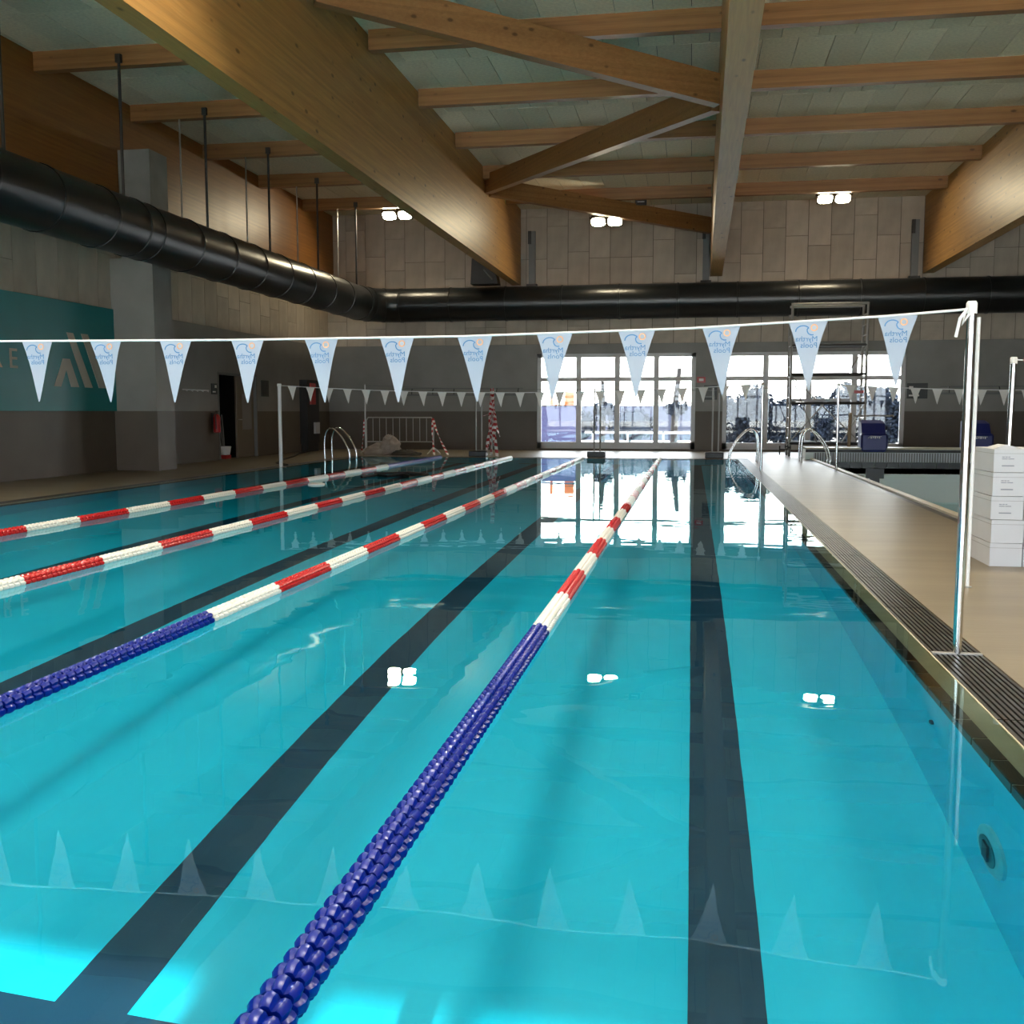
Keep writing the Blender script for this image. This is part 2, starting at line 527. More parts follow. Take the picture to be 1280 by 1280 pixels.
# ------------------------------------------------------------------ second pool (partly drained)
b = MB()
z2 = -1.5
b.add([(Q0,QY0,z2),(Q1,QY0,z2),(Q1,QY1,z2),(Q0,QY1,z2),(Q0,QY0,0),(Q1,QY0,0),(Q1,QY1,-.05),(Q0,QY1,-.05)],
      [(0,1,2,3),(0,4,5,1),(1,5,6,2),(2,6,7,3),(3,7,4,0)])
b2 = b.build('pool_basin', M['liner_pale'], kind='structure')
m = MB(); m.box(Q0-.2, Q1+.2, QY1, QY1+.75, -.05, .30)
ew = m.build('end_wall', M['liner_pale'], b2)
m = MB(); m.box(Q0-.2, Q1+.2, QY1-.03, QY1+.78, .27, .31); m.build('end_coping', M['coping'], ew)
m = MB(); m.box(Q0-.2, Q1+.2, QY1-.02, QY1, .19, .265); m.build('painted_shadow_strip', M['black'], ew)  # solid black strip put in for the shade under the end coping
m = MB()
x = Q0
while x < Q1:
    m.box(x, x+.03, QY1-.025, QY1-.002, -.05, .18); x += .062
m.box(Q0, Q1, QY1-.006, QY1-.001, -.05, .18, 1)
o = m.build('overflow_slats', [M['carton'], M['steel_grey']], b2); o['kind'] = 'stuff'
bt = MB(); bt.box(.006, .294, -.012, .0, -.21, -.055); btm = bt.mesh('tile', M['tile_black'])
x = Q0
k = 0
while x < Q1-.29:
    inst('tile', btm, (x, QY1, 0), b2); x += .3
for cx in (4.64, 7.2):
    m = MB(); m.box(cx-.225, cx+.225, QY1-.013, QY1-.001, -.47, -.215); m.box(cx-.12, cx+.12, QY1-.013, QY1-.001, -1.05, -.47)
    m.box(cx-.12, cx+.12, 4.0, QY1-2, z2, z2+.004)
    m.build('lane_target', M['tile_black'], b2)
m = MB(); m.add([(Q0,QY0,-1.06),(Q1,QY0,-1.06),(Q1,QY1,-1.06),(Q0,QY1,-1.06)], [(0,1,2,3)])
m.build('pool_water', M['water2'], smooth=True, label='low pale green water in the partly drained second pool', cat='water', kind='stuff')

# ------------------------------------------------------------------ walls
# far wall with two glazed openings
W1 = (-4.86, .12); W2 = (.95, 6.33); WZ0, WZ1 = .06, 3.05
m = MB()
ya, yb = YF, YF+.3
m.box(XL-.3, W1[0], ya, yb, -.02, WZ1); m.box(W1[1], W2[0], ya, yb, -.02, WZ1); m.box(W2[1], XR+.3, ya, yb, -.02, WZ1)
m.box(XL-.3, XR+.3, ya, yb, WZ1, 3.35)
m.box(W1[0], W1[1], ya, yb, -.02, WZ0); m.box(W2[0], W2[1], ya, yb, -.02, WZ0)
wf = m.build('wall_far', M['plaster'], kind='structure')
m = MB(); m.box(XL-.3, XR+.3, ya+.02, yb, 3.35, ZC+.15); m.build('backing', M['backing'], wf)
bw = .66
def wall_boards(parent, u0, u1, z0, z1, place):
    # vertical fibre boards in staggered courses; place(u, z, w, h) makes one
    u = u0; i = 0
    rr = random.Random(3)
    while u < u1-.02:
        w = min(bw, u1-u)
        z = z0
        cuts = [z0]
        first = rr.choice([.55, .8, 1.1, 1.35])
        z = z0+first
        while z < z1-.25:
            cuts.append(z); z += rr.choice([1.0, 1.3, 1.3])
        cuts.append(z1)
        for a, b_ in zip(cuts, cuts[1:]): place(u, a, w, b_-a)
        u += bw; i += 1
unit = MB(); unit.box(.012, .988, 0, 1, .005, .995); ubm = unit.mesh('board', M['board'])
def far_board(u, z, w, h):
    o = inst('board', ubm, (u, YF-.004, z), wf, scale=(w, .03, h))
wall_boards(wf, XL, XR, 3.35, ZC+.02, far_board)

# left wall with door opening
DY0, DY1, DZ = 24.4, 26.75, 2.23
m = MB()
xa, xb = XL-.3, XL
m.box(xa, xb, YN-.3, DY0, -.02, 3.33); m.box(xa, xb, DY1, YF, -.02, 3.33); m.box(xa, xb, DY0, DY1, DZ, 3.33)
wl = m.build('wall_left', M['plaster'], kind='structure')
m = MB(); m.box(xa, xb-.02, YN-.3, YF, 3.33, ZC+.15); m.build('backing', M['backing'], wl)
unit = MB(); unit.box(0, 1, .012, .988, .005, .995); ubl = unit.mesh('board', M['board'])
def left_board(u, z, w, h):
    inst('board', ubl, (XL-.024, u, z), wl, scale=(.028, w, h))
wall_boards(wl, 6.0, YF, 3.33, 5.35, left_board)
m = MB(); m.box(XL-.02, XL+.004, YN, 6.0, 3.34, 5.35); m.build('board_field', M['board'], wl)
# dark passage behind the door
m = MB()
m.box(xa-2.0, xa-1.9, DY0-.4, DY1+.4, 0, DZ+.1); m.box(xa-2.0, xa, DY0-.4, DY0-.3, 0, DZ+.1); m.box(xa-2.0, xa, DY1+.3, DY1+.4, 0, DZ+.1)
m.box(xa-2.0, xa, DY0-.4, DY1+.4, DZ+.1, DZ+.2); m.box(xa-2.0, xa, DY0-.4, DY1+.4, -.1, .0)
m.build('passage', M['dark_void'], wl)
dr = thing('door_1', (XL, DY0, 0), kind='structure')
m = MB()
m.box(XL-.3, XL+.015, DY0, DY0+.05, 0, DZ); m.box(XL-.3, XL+.015, DY1-.05, DY1, 0, DZ); m.box(XL-.3, XL+.015, DY0, DY1, DZ-.05, DZ)
m.build('door_frame', M['steel_grey'], dr)
m = MB(); m.box(XL-.12, XL-.07, DY0+1.22, DY1-.06, .02, DZ-.06)
lf = m.build('door_leaf', M['door'], dr)
m = MB(); m.box(XL-.07, XL-.06, DY0+1.55, DY1-.22, .75, 1.7); m.build('door_panel', simple('door_panel', (.22,.21,.2), .5), lf)
m = MB(); m.tube([(XL-.07,DY0+1.32,1.02),(XL-.03,DY0+1.32,1.02),(XL-.03,DY0+1.45,1.02)], .012); m.build('door_handle', M['galv'], lf)

# right wall
m = MB(); m.box(XR, XR+.3, YN-.3, YF, -.02, ZC+.15)
m.build('wall_right', M['plaster'], kind='structure')

# near wall behind the pool's starting end: two long glazed fronts
N1 = (-11.0, -1.44); N2 = (-1.18, 12.6); NZ1 = 3.19
m = MB()
ya, yb = YN-.3, YN
for x0, x1 in ((XL, N1[0]), (N1[1], N2[0]), (N2[1], XR)): m.box(x0, x1, ya, yb, -.02, NZ1)
m.box(XL, XR, ya, yb, NZ1, ZC+.15)
m.box(N1[0], N1[1], ya, yb, -.02, .08); m.box(N2[0], N2[1], ya, yb, -.02, .08)
m.build('wall_near', M['plaster'], kind='structure')

# ------------------------------------------------------------------ windows
def window(name, x0, x1, z0, z1, cols, tr, y, dep=.09, f=.055):
    w = thing(name, ((x0+x1)/2, y, z0), kind='structure')
    m = MB()
    m.box(x0, x0+f*1.6, y, y+dep, z0, z1); m.box(x1-f*1.6, x1, y, y+dep, z0, z1)
    m.box(x0, x1, y, y+dep, z1-f*1.4, z1); m.box(x0, x1, y, y+dep, z0, z0+f*2.6)
    m.build('window_frame', M['alu'], w)
    for c in cols:
        m = MB(); m.box(c-f, c+f, y-.01, y+dep, z0, z1); m.build('mullion', M['alu'], w)
    m = MB(); m.box(x0, x1, y+.005, y+dep-.005, tr-f*.8, tr+f*.8); m.build('transom', M['alu'], w)
    xs = [x0] + cols + [x1]
    for a, b_ in zip(xs, xs[1:]):
        for za, zb_ in ((z0+.1, tr), (tr, z1-.03)):
            m = MB(); m.box(a+.02, b_-.02, y+dep*.5-.004, y+dep*.5+.004, za, zb_)
            m.build('pane', M['glass'], w)
    return w
window('window_1', W1[0], W1[1], WZ0, WZ1, [-3.53, -2.31, -1.09], 2.25, YF+.1, f=.08)
window('window_2', W2[0], W2[1], WZ0, WZ1, [2.24, 3.53, 4.86], 2.25, YF+.1, f=.08)
window('window_3', N1[0], N1[1], .08, NZ1, [N1[1]-1.25*k for k in range(7, 0, -1)], 2.25, YN-.25)
window('window_4', N2[0], N2[1], .08, NZ1, [-.67]+[-.67+1.25*k for k in range(1, 11)], 2.25, YN-.25)

# ------------------------------------------------------------------ ceiling with wood-wool boards
m = MB(); m.box(XL-.3, XR+.3, YN-.3, YF+.3, ZC+.03, ZC+.2)
ceil = m.build('ceiling', M['joint'], kind='structure')
cb = MB(); cb.box(.006, .594, .006, 1.594, 0, .035); cbm = cb.mesh('board', M['woodwool'])
PUR = [17.05+3.2*k for k in range(-6, 5)]          # near faces of the purlins
rest = MB(); count = 0
rr = random.Random(11)
y = PUR[0]-1.6*2
row = 0
while y < YF-.1:
    x = XL - (.3 if row % 2 else 0.)
    while x < XR:
        dz = rr.uniform(-.006, .004)
        if 13.8 < y < 26.4 and -11.9 < x < 9.0 and count < 300:
            inst('board', cbm, (x, y, ZC+dz), ceil); count += 1
        else:
            rest.box(x+.006, x+.594, y+.006, min(y+1.594, YF), ZC+dz, ZC+.035)
        x += .6
    y += 1.6; row += 1
o = rest.build('board_field', M['woodwool'], ceil); o['kind'] = 'stuff'

# ------------------------------------------------------------------ timber roof structure
def girder(xn, xf, w, zbot, label, mt='glulam_y', yn=YN+.03, yf=YF-.04):
    # xn/xf: left face at y = 10.5 and at the far wall
    k = (xf-xn)/(32.5-10.5)
    g = lambda y: xn + k*(y-10.5)
    m = MB()
    m.add([(g(yn),yn,zbot),(g(yn)+w,yn,zbot),(g(yf)+w,yf,zbot),(g(yf),yf,zbot),
           (g(yn),yn,ZC-.012),(g(yn)+w,yn,ZC-.012),(g(yf)+w,yf,ZC-.012),(g(yf),yf,ZC-.012)],
          [(0,3,2,1),(4,5,6,7),(0,1,5,4),(1,2,6,5),(2,3,7,6),(3,0,4,7)])
    return m.build('glulam_girder', M[mt], origin=(g(yn),yn,zbot), label=label, cat='beam', group='deep glulam roof girders')
girder(-5.77, -5.64, .27, 5.20, 'deep glulam roof girder above the middle lanes of the pool')
girder(.31, .51, .35, 5.35, 'glulam roof girder above the right lane, braces joining its side')
girder(6.85, 6.68, .30, 5.30, 'glulam roof girder above the second pool, lit golden near its end')
girder(XL+.02, XL+.02, .22, 5.35, 'dark orange glulam wall beam behind the black duct', 'glulam_wall')
bays = [(XL+.24, -5.62, 'between wall beam and deep girder'),
        (-5.40, .46, 'between the two braced girders'),
        (.70, 6.80, 'between middle girder and second pool girder'),
        (7.0, XR, 'beyond the second pool girder')]
for x0, x1, lab in bays:
    me = None
    for y in PUR:
        if me is None:
            p = MB(); p.box(0, x1-x0, 0, .18, 0, ZC-7.22); me = p.mesh('roof_purlin', M['glulam_x'])
        o = inst('roof_purlin', me, (x0, y, 7.22))
        nth = ['first','second','third','fourth','fifth','sixth','seventh','eighth','ninth','tenth','eleventh'][len(PUR)-1-PUR.index(y)]
        tag(o, nth + ' purlin from the clad far wall, ' + lab, 'beam', 'roof purlins')
def brace(p0, p1, label, h=.48, w=.2):
    # p0, p1: lower edge of each end on the girder faces
    p0 = Vector(p0); p1 = Vector(p1)
    dv = p1-p0; hx = Vector((dv.x, dv.y, 0)).normalized(); s_ = Vector((-hx.y, hx.x, 0))*w/2
    up = Vector((0, 0, h))
    m = MB()
    m.add([p0-s_, p1-s_, p1+s_, p0+s_, p0-s_+up, p1-s_+up, p1+s_+up, p0+s_+up],
          [(0,3,2,1),(4,5,6,7),(0,1,5,4),(1,2,6,5),(2,3,7,6),(3,0,4,7)])
    return m.build('roof_brace', M['glulam_x'], origin=p0, label=label, cat='beam', group='diagonal roof braces')
brace((-5.36, 14.45, 6.98), (.33, 17.45, 6.15), 'diagonal roof brace before the node on the middle girder')
brace((.33, 17.75, 6.15), (-5.36, 27.05, 6.92), 'diagonal roof brace from middle girder node to the deep girder')
brace((-5.36, 27.35, 6.92), (.45, 32.1, 6.58), 'diagonal roof brace ending at the clad far wall', h=.46)

# steel posts carrying the girder ends
for x in (-5.0, .37, 6.42):
    lab = {-5.0: 'grey steel post at the end of the deep girder on the far wall',
           .37: 'grey steel post at the end of the middle girder on the far wall',
           6.42: 'grey steel post at the end of the girder over the second pool'}[x]
    t = thing('steel_post', (x, YF-.1, 5.2), lab, 'post', 'steel posts at the girder ends')
    m = MB(); m.box(x-.1, x+.1, YF-.17, YF-.03, 5.2, 6.85); m.build('post_body', M['steel_grey'], t)
    m = MB(); m.box(x-.16, x+.16, YF-.2, YF-.03, 5.14, 5.22); m.build('base_plate', M['steel_dark'], t)
    m = MB(); m.box(x-.12, x-.02, YF-.2, YF-.17, 6.45, 6.85); m.build('bracket', M['steel_dark'], t)

# column
t = thing('column', (-11.3, 20.0, 0), 'square concrete column beside the teal sign wall', 'column')
CY0, CY1, CX0, CX1 = 19.65, 20.4, XL+.25, -10.85
m = MB(); m.box(XL, CX1, CY0, CY1, 0, 4.35); o = m.build('shaft', M['plaster'], t)
m = MB(); m.box(XL+.26, CX1, CY0+.02, CY1-.02, 4.35, 6.5); m.build('upper_shaft', M['concrete'], t)

# ------------------------------------------------------------------ air duct
du = thing('air_duct', (-10.15, 10, 4.55), 'long black round ventilation duct turning the corner below the roof', 'duct')
DX, DZc, DR, DYf = -10.15, 4.56, .52, 31.7
def duct_piece(p0, p1, axis):
    m = MB(); m.tube([p0, p1], DR, 28, caps=False); m.build('duct_section', M['duct'], du, smooth=True)
def duct_band(p, axis):
    m = MB()
    m.lathe([(DR-.01,-.03),(DR+.016,-.025),(DR+.02,0),(DR+.016,.025),(DR-.01,.03)], p, axis=axis, n=28)
    m.build('joint_band', M['duct'], du, smooth=True)
ys = [YN+.02] + [YN+1.5+1.55*k for k in range(0, 23) if YN+1.5+1.55*k < DYf-1.4] + [DYf-1.1]
for a, b_ in zip(ys, ys[1:]): duct_piece((DX,a,DZc), (DX,b_,DZc), 1)
for a in ys[1:-1]: duct_band((DX,a,DZc), 1)
duct_band((DX, 17.5, DZc), 1)
# mitred elbow
pts = []
Rb = 1.1
for k in range(0, 7):
    a = k/6*math.pi/2
    pts.append((DX+Rb-Rb*math.cos(a), DYf-Rb+Rb*math.sin(a), DZc))
m = MB(); m.tube(pts, DR, 28, caps=False); m.build('elbow', M['duct'], du, smooth=True)
for k in (0, 2, 4, 6):
    a = k/6*math.pi/2
    p = Vector(pts[k]); dv = Vector((math.sin(a), math.cos(a), 0))
    m = MB(); m.tube([p-dv*.03, p+dv*.03], DR+.016, 28); m.build('joint_band', M['duct'], du, smooth=True)
xs = [DX+Rb] + [DX+Rb+1.6+1.75*k for k in range(0, 13)] + [XR-.02]
for a, b_ in zip(xs, xs[1:]): duct_piece((a,DYf,DZc), (b_,DYf,DZc), 0)
for a in xs[1:-1]: duct_band((a,DYf,DZc), 0)
for y in PUR:
    if y < 4: continue
    m = MB(); m.tube([(-9.9,y-.03,DZc+.4),(-9.9,y-.03,7.4)], .028, 8); r = m.build('hanger_rod', M['steel_dark'], du)
    m = MB(); m.box(-9.95,-9.85,y-.07,y,7.26,7.4); m.build('rod_clamp', M['steel_dark'], r)
    if y > 20:
        m = MB(); m.tube([(-10.5,y+.05,DZc+.4),(-10.5,y+.05,7.3)], .02, 8); m.build('hanger_rod', M['galv'], du)

# ------------------------------------------------------------------ flood lights
def flood(x, y, z, label, watts=0.):
    t = thing('flood_light', (x, y, z), label, 'lamp', 'twin flood lights under the roof')
    m = MB(); m.box(x-.03, x+.03, y-.02, y+.02, z+.1, 7.53); m.build('stem', M['steel_dark'], t)
    m = MB(); m.box(x-.5, x+.5, y-.03, y+.03, z+.07, z+.13); m.build('bracket', M['steel_dark'], t)
    for s in (-1, 1):
        cx = x+s*.24
        # head tilted towards the pool
        n = Vector((0, -math.sin(math.radians(40)), -math.cos(math.radians(40))))
        u = Vector((1,0,0)); v = n.cross(u)
        c = Vector((cx, y, z))
        def P(a, b_, h): return tuple(c + u*a + v*b_ + n*h)
        hm = MB()
        hm.add([P(-.2,-.15,-.07),P(.2,-.15,-.07),P(.2,.15,-.07),P(-.2,.15,-.07),P(-.22,-.17,.03),P(.22,-.17,.03),P(.22,.17,.03),P(-.22,.17,.03)],
               [(0,1,2,3),(0,4,5,1),(1,5,6,2),(2,6,7,3),(3,7,4,0),(7,6,5,4)])
        hd = hm.build('lamp_housing', M['steel_dark'], t)
        lm = MB(); k = 16
        lm.add([P(.2*math.copysign(abs(math.cos(2*math.pi*i/k))**.6, math.cos(2*math.pi*i/k)), .15*math.copysign(abs(math.sin(2*math.pi*i/k))**.6, math.sin(2*math.pi*i/k)), .036) for i in range(k)], [tuple(range(k-1,-1,-1))])
        lm.build('lens', M['led'], hd)
        if watts:  # area lamp, only in the added rows
            ld = bpy.data.lights.new('added_led_light', 'AREA'); ld.shape = 'RECTANGLE'; ld.size = .38; ld.size_y = .28
            ld.energy = watts; ld.color = (1.0, .93, .80); ld.cycles.is_caustics_light = True
            lo = bpy.data.objects.new('added_led_light', ld); col.objects.link(lo)
            lo.parent = hd; lo.location = c + n*.06 - wloc(hd)
            lo.rotation_euler = n.to_track_quat('-Z', 'Y').to_euler()
flood(-8.85, 30.6, 7.15, 'lit twin flood light between the duct and the deep girder')
flood(-2.52, 30.5, 6.75, 'lit twin flood light below the last brace, before the far wall')
flood(3.85, 30.6, 7.2, 'lit twin flood light over the scaffold tower')
ordn = ['first', 'second']
for k, yy in enumerate((10.2, 3.8)):  # two rows out of view, added to brighten the near end of the pool
    for x, w_ in ((-8.85, 'over the left lanes'), (-2.52, 'over the middle lanes'), (3.85, 'over the deck by the cartons')):
        flood(x, yy, 7.15, 'added unseen twin flood light %s, %s row from the entrance glazing' % (w_, ordn[1-k]), 125.)
t = thing('emergency_light', (-1.52, 30.3, 7.22), 'small black emergency light fixed high on the last brace', 'lamp')
m = MB(); m.box(-1.68,-1.36,30.25,30.35,7.13,7.3); m.build('housing', M['black'], t)
m = MB(); m.box(-1.62,-1.42,30.24,30.25,7.2,7.23); m.build('lens', M['white'], t)
# loudspeaker
t = thing('loudspeaker', (-6.2, 31.0, 5.1), 'black wedge-shaped loudspeaker on top of the far duct', 'loudspeaker')
m = MB(); m.prism([(-6.66,5.08),(-5.82,5.08),(-5.88,5.38),(-6.5,5.86),(-6.62,5.84)], 1, 30.9, 31.4); m.build('cabinet', M['black'], t)
m = MB(); m.tube([(-6.25,30.89,5.5),(-5.98,30.89,5.2)], .02); m.build('bracket', M['steel_grey'], t)

# ------------------------------------------------------------------ teal sign on the left wall
sg = thing('wall_sign', (XL+.02, 15, 1.24), 'large teal sign panel with pale letters and slanted bar logo', 'sign')
m = MB(); m.box(XL+.002, XL+.05, 8.0, CY0-.0, 1.24, 3.32); m.build('panel', M['teal'], sg)
sx0, sx1 = XL+.05, XL+.066
def sgn(poly, nm):
    m = MB(); m.prism(poly, 0, sx0, sx1); m.build(nm, M['logo_beige'], sg)
sgn([(17.99,2.73),(18.19,2.73),(18.78,1.70),(18.53,1.70)], 'logo_bar')
sgn([(18.46,2.74),(18.68,2.74),(19.27,1.70),(19.01,1.70)], 'logo_bar')
sgn([(17.54,1.70),(17.84,2.23),(18.05,2.23),(18.32,1.70),(18.07,1.70),(17.93,2.03),(17.74,1.70)], 'logo_chevron')
def text_mesh(body, size, mt, extrude=.004):
    cu = bpy.data.curves.new('lettering', 'FONT'); cu.body = body; cu.size = size; cu.extrude = extrude
    cu.resolution_u = 2
    cu.align_x = 'CENTER'
    ob = bpy.data.objects.new('lettering', cu); col.objects.link(ob)
    bpy.context.view_layer.update()
    dg = bpy.context.evaluated_depsgraph_get()
    me = bpy.data.meshes.new_from_object(ob.evaluated_get(dg))
    bpy.data.objects.remove(ob, do_unlink=True)
    me.materials.clear(); me.materials.append(mt)
    return me
for ch, yy in (('R', 15.93), ('E', 16.38)):
    me = text_mesh(ch, .50, M['logo_beige'], .008)
    inst('letter', me, (XL+.058, yy, 1.99), sg, rot=(math.pi/2, 0, math.pi/2))

# small things on the left wall
def plate(name, y0, y1, z0, z1, label, mt, cat='sign', extra=None):
    t = thing(name, (XL, (y0+y1)/2, z0), label, cat)
    m = MB(); m.box(XL+.001, XL+.02, y0, y1, z0, z1); m.build('plate', M[mt], t)
    m = MB(); w = y1-y0; h = z1-z0
    m.box(XL+.02, XL+.023, y0+w*.55, y1-w*.12, z0+h*.6, z1-h*.14)
    m.box(XL+.02, XL+.023, y0+w*.15, y1-w*.3, z0+h*.18, z0+h*.3)
    m.build('pictogram', M['tape_white'] if not extra else M[extra], t)
plate('wall_notice', 21.5, 21.8, 1.64, 1.95, 'small dark notice with pale pictogram beside the column', 'sign_dark', extra='steel_grey')
plate('wall_notice', 24.03, 24.33, 1.66, 1.93, 'small black pictogram notice left of the dark doorway, above extinguisher', 'sign_dark')
plate('wall_notice', 27.05, 27.55, 1.65, 2.1, 'dark green notice right of the doorway', 'sign_dark', extra='steel_dark')
t = thing('hook_rail', (XL, 23.2, 1.75), 'short row of white coat hooks on the grey wall', 'hooks')
m = MB(); m.box(XL+.001, XL+.015, 22.55, 23.85, 1.735, 1.765); m.build('rail', M['white'], t)
for k in range(5):
    y = 22.65+k*.27
    m = MB(); m.tube([(XL+.015,y,1.75),(XL+.07,y,1.72),(XL+.08,y,1.76)], .018, 6); m.build('hook', M['white'], t)
t = thing('fire_extinguisher', (XL+.12, 24.05, .72), 'red fire extinguisher hanging on the wall by the doorway', 'extinguisher')
c = (XL+.12, 24.05, .70)
m = MB(); m.lathe([(.06,0),(.09,.02),(.09,.38),(.07,.44),(.03,.47)], c, n=16); m.build('cylinder', M['red'], t, smooth=True)
m = MB(); m.lathe([(.025,.47),(.025,.53)], c, n=8); m.box(c[0]-.02,c[0]+.02,c[1]-.02,c[1]+.1,c[2]+.53,c[2]+.55); m.build('valve', M['black'], t)
m = MB(); m.tube([(c[0],c[1]-.02,c[2]+.5),(c[0]+.03,c[1]-.12,c[2]+.42),(c[0]+.03,c[1]-.1,c[2]+.1)], .014, 6); m.build('hose', M['black'], t)
m = MB(); m.box(XL+.001, XL+.03, c[1]-.05, c[1]+.05, c[2]+.2, c[2]+.5); m.build('wall_bracket', M['steel_dark'], t)
# mop bucket in the doorway
t = thing('mop_bucket', (XL-.1, 24.95, 0), 'white bucket with dark mops standing in the doorway', 'bucket')
c = (XL-.22, 25.15, 0.004)
m = MB(); m.lathe([(.13,.10),(.14,.12),(.17,.30),(.18,.32),(.16,.32)], c, n=16); m.build('bucket', M['white'], t, smooth=True)
m = MB(); m.box(c[0]-.1,c[0]+.1,c[1]-.17,c[1]+.17,.004,.10); m.build('base', M['red'], t)
for k, dx in enumerate((-.08, .02, .1)):
    m = MB(); m.tube([(c[0]-.05,c[1]+dx,.3),(c[0]-.15,c[1]+dx*2,1.15)], .018, 6); m.build('mop_handle', M['steel_grey'], t)

# wall equipment in the far left corner
t = thing('hose_cabinet', (XL, 30.3, .3), 'dark equipment rack with red case in the far left corner', 'cabinet')
m = MB(); m.box(XL+.002, XL+.25, 29.9, 30.9, .25, 2.2); m.build('rack', M['black'], t)
m = MB(); m.box(XL+.25, XL+.3, 30.1, 30.5, 1.45, 2.1); m.build('red_case', M['red'], t)
m = MB(); m.box(XL+.25, XL+.32, 30.4, 30.75, .55, .9); m.build('socket_box', M['carton'], t)
m = MB(); m.box(XL+.02, XL+.23, 29.95, 30.85, 0.004, .25); m.build('foot', M['black'], t)
# black hose over the left deck
m = MB()
m.tube([(-8.98+.0,21.95,.03),(-9.6,22.8,.03),(-10.1,24.4,.03),(-10.6,26.4,.03),(-11.2,28.3,.03),(-11.4,29.6,.03)], .022, 8)
m.build('floor_hose', M['black'], smooth=True, label='thin black hose lying across the deck to the corner rack', cat='hose')

# ------------------------------------------------------------------ lane ropes
FR = .056; FP = .062
def float_mesh(mt, phase):
    # scalloped wave-breaking disc: lobed barrel with cupped ends, axis Y
    m = MB(); lob = 8; seg = lob*4
    prof = [(.40,.0),(.80,.003),(1.0,.018),(.98,.036),(.78,.052),(.40,.056)]
    vs = []; fs = []
    for r, h in prof:
        for k in range(seg):
            a = 2*math.pi*(k+phase)/seg
            lobe = abs(math.cos(a*lob/2))
            rr_ = FR*r*(.80+.20*lobe**.45)
            vs.append((rr_*math.cos(a), h+.010*(lobe-.5 if r > .9 else 0), rr_*math.sin(a)))
    n = seg
    for i in range(len(prof)-1):
        for k in range(n):
            j = (k+1) % n
            fs.append((i*n+k, (i+1)*n+k, (i+1)*n+j, i*n+j))
    fs.append(tuple(range(n))); fs.append(tuple(range((len(prof)-1)*n+n-1, (len(prof)-1)*n-1, -1)))
    m.add(vs, fs)
    me = m.mesh('float', mt)
    me.polygons.foreach_set('use_smooth', [True]*len(me.polygons))
    me.set_sharp_from_angle(angle=math.radians(35))
    return me
FM = {c: [float_mesh(M['f_'+c], ph) for ph in (0, 2)] for c in ('blue','white','red')}
def rope(x0, x1, label, start_blue, end_blue, ystart, keep, segs=None):
    t = thing('lane_rope', (x0, PY0, 0), label, 'lane rope', 'floating lane ropes')
    L_ = PY1-PY0
    m = MB(); m.tube([(x0,PY0-.002,0.0),(x1,PY1+.002,0.0)], .009, 6); m.build('cable', M['galv'], t)
    y = PY0+.15; i = 0; far = MB(); idx = {'blue':0,'white':1,'red':2}; made = 0
    while y < PY1-.25:
        if y < start_blue: c = 'blue'
        elif y > end_blue: c = 'blue'
        else:
            k = int((y-5.5)/.97)
            c = 'white' if k % 2 == 0 else 'red'
            if y > 24.5: c = 'white'
        x = x0+(x1-x0)*(y-PY0)/L_
        if keep[0] < y < keep[1]:
            o = inst('float', FM[c][i % 2], (x, y, .012), t); made += 1
        else:
            prof = [(.5,.0),(1.,.012),(1.,.044),(.5,.058)]
            n = 10
            vs = []; fs = []
            for r, h in prof:
                for q in range(n):
                    a = 2*math.pi*(q+.5*(i % 2))/n
                    vs.append((x+FR*r*math.cos(a), y+h, .012+FR*r*math.sin(a)))
            for p in range(len(prof)-1):
                for q in range(n):
                    j = (q+1) % n
                    fs.append((p*n+q, (p+1)*n+q, (p+1)*n+j, p*n+j))
            far.add(vs, fs, idx[c])
        y += FP; i += 1
    o = far.build('float_run', [M['f_blue'], M['f_white'], M['f_red']], t); o['kind'] = 'stuff'
rope(-.81, -.78, 'lane rope along the right-hand lane, mostly blue floats at its start', 5.5, 99, 0, (1.3, 13.0))
rope(-2.76, -2.80, 'second lane rope from the right deck, blue floats then white and red', 5.5, 99, 0, (3.0, 15.0))
rope(-4.68, -4.70, 'third lane rope from the right deck, white and red floats', 5.5, 99, 0, (5.5, 16.0))
rope(-6.78, -6.62, 'fourth lane rope from the right deck, blue floats at its far end', 5.5, 21.9, 0, (8.5, 17.0))

# ------------------------------------------------------------------ pennant lines
def pennant_mesh(w, h, seed):
    r = random.Random(seed)
    m = MB(); n = 6
    vs = []; fs = []
    bend = r.uniform(-.02, .02); tip = r.uniform(-.015, .015)
    for side in (0, 1):
        for i in range(n+1):
            t = i/n
            hw = w/2*(1-t)*(1-.12*math.sin(math.pi*t)) + .003
            yy = t*(.07*w*math.sin(t*2.6+seed) + bend) + side*.0015
            for u in (-1, 0, 1):
                vs.append((u*hw+tip*t*t, yy + (0 if u else -.004*(1-t)), -h*t))
    o_ = 3*(n+1)
    for i in range(n):
        for u in (0, 1):
            a = i*3+u
            fs.append((a, a+3, a+4, a+1))
            fs.append((o_+a, o_+a+1, o_+a+4, o_+a+3))
    m.add(vs, fs)
    me = m.mesh('pennant', M['white_cloth'], smooth=True)
    return me
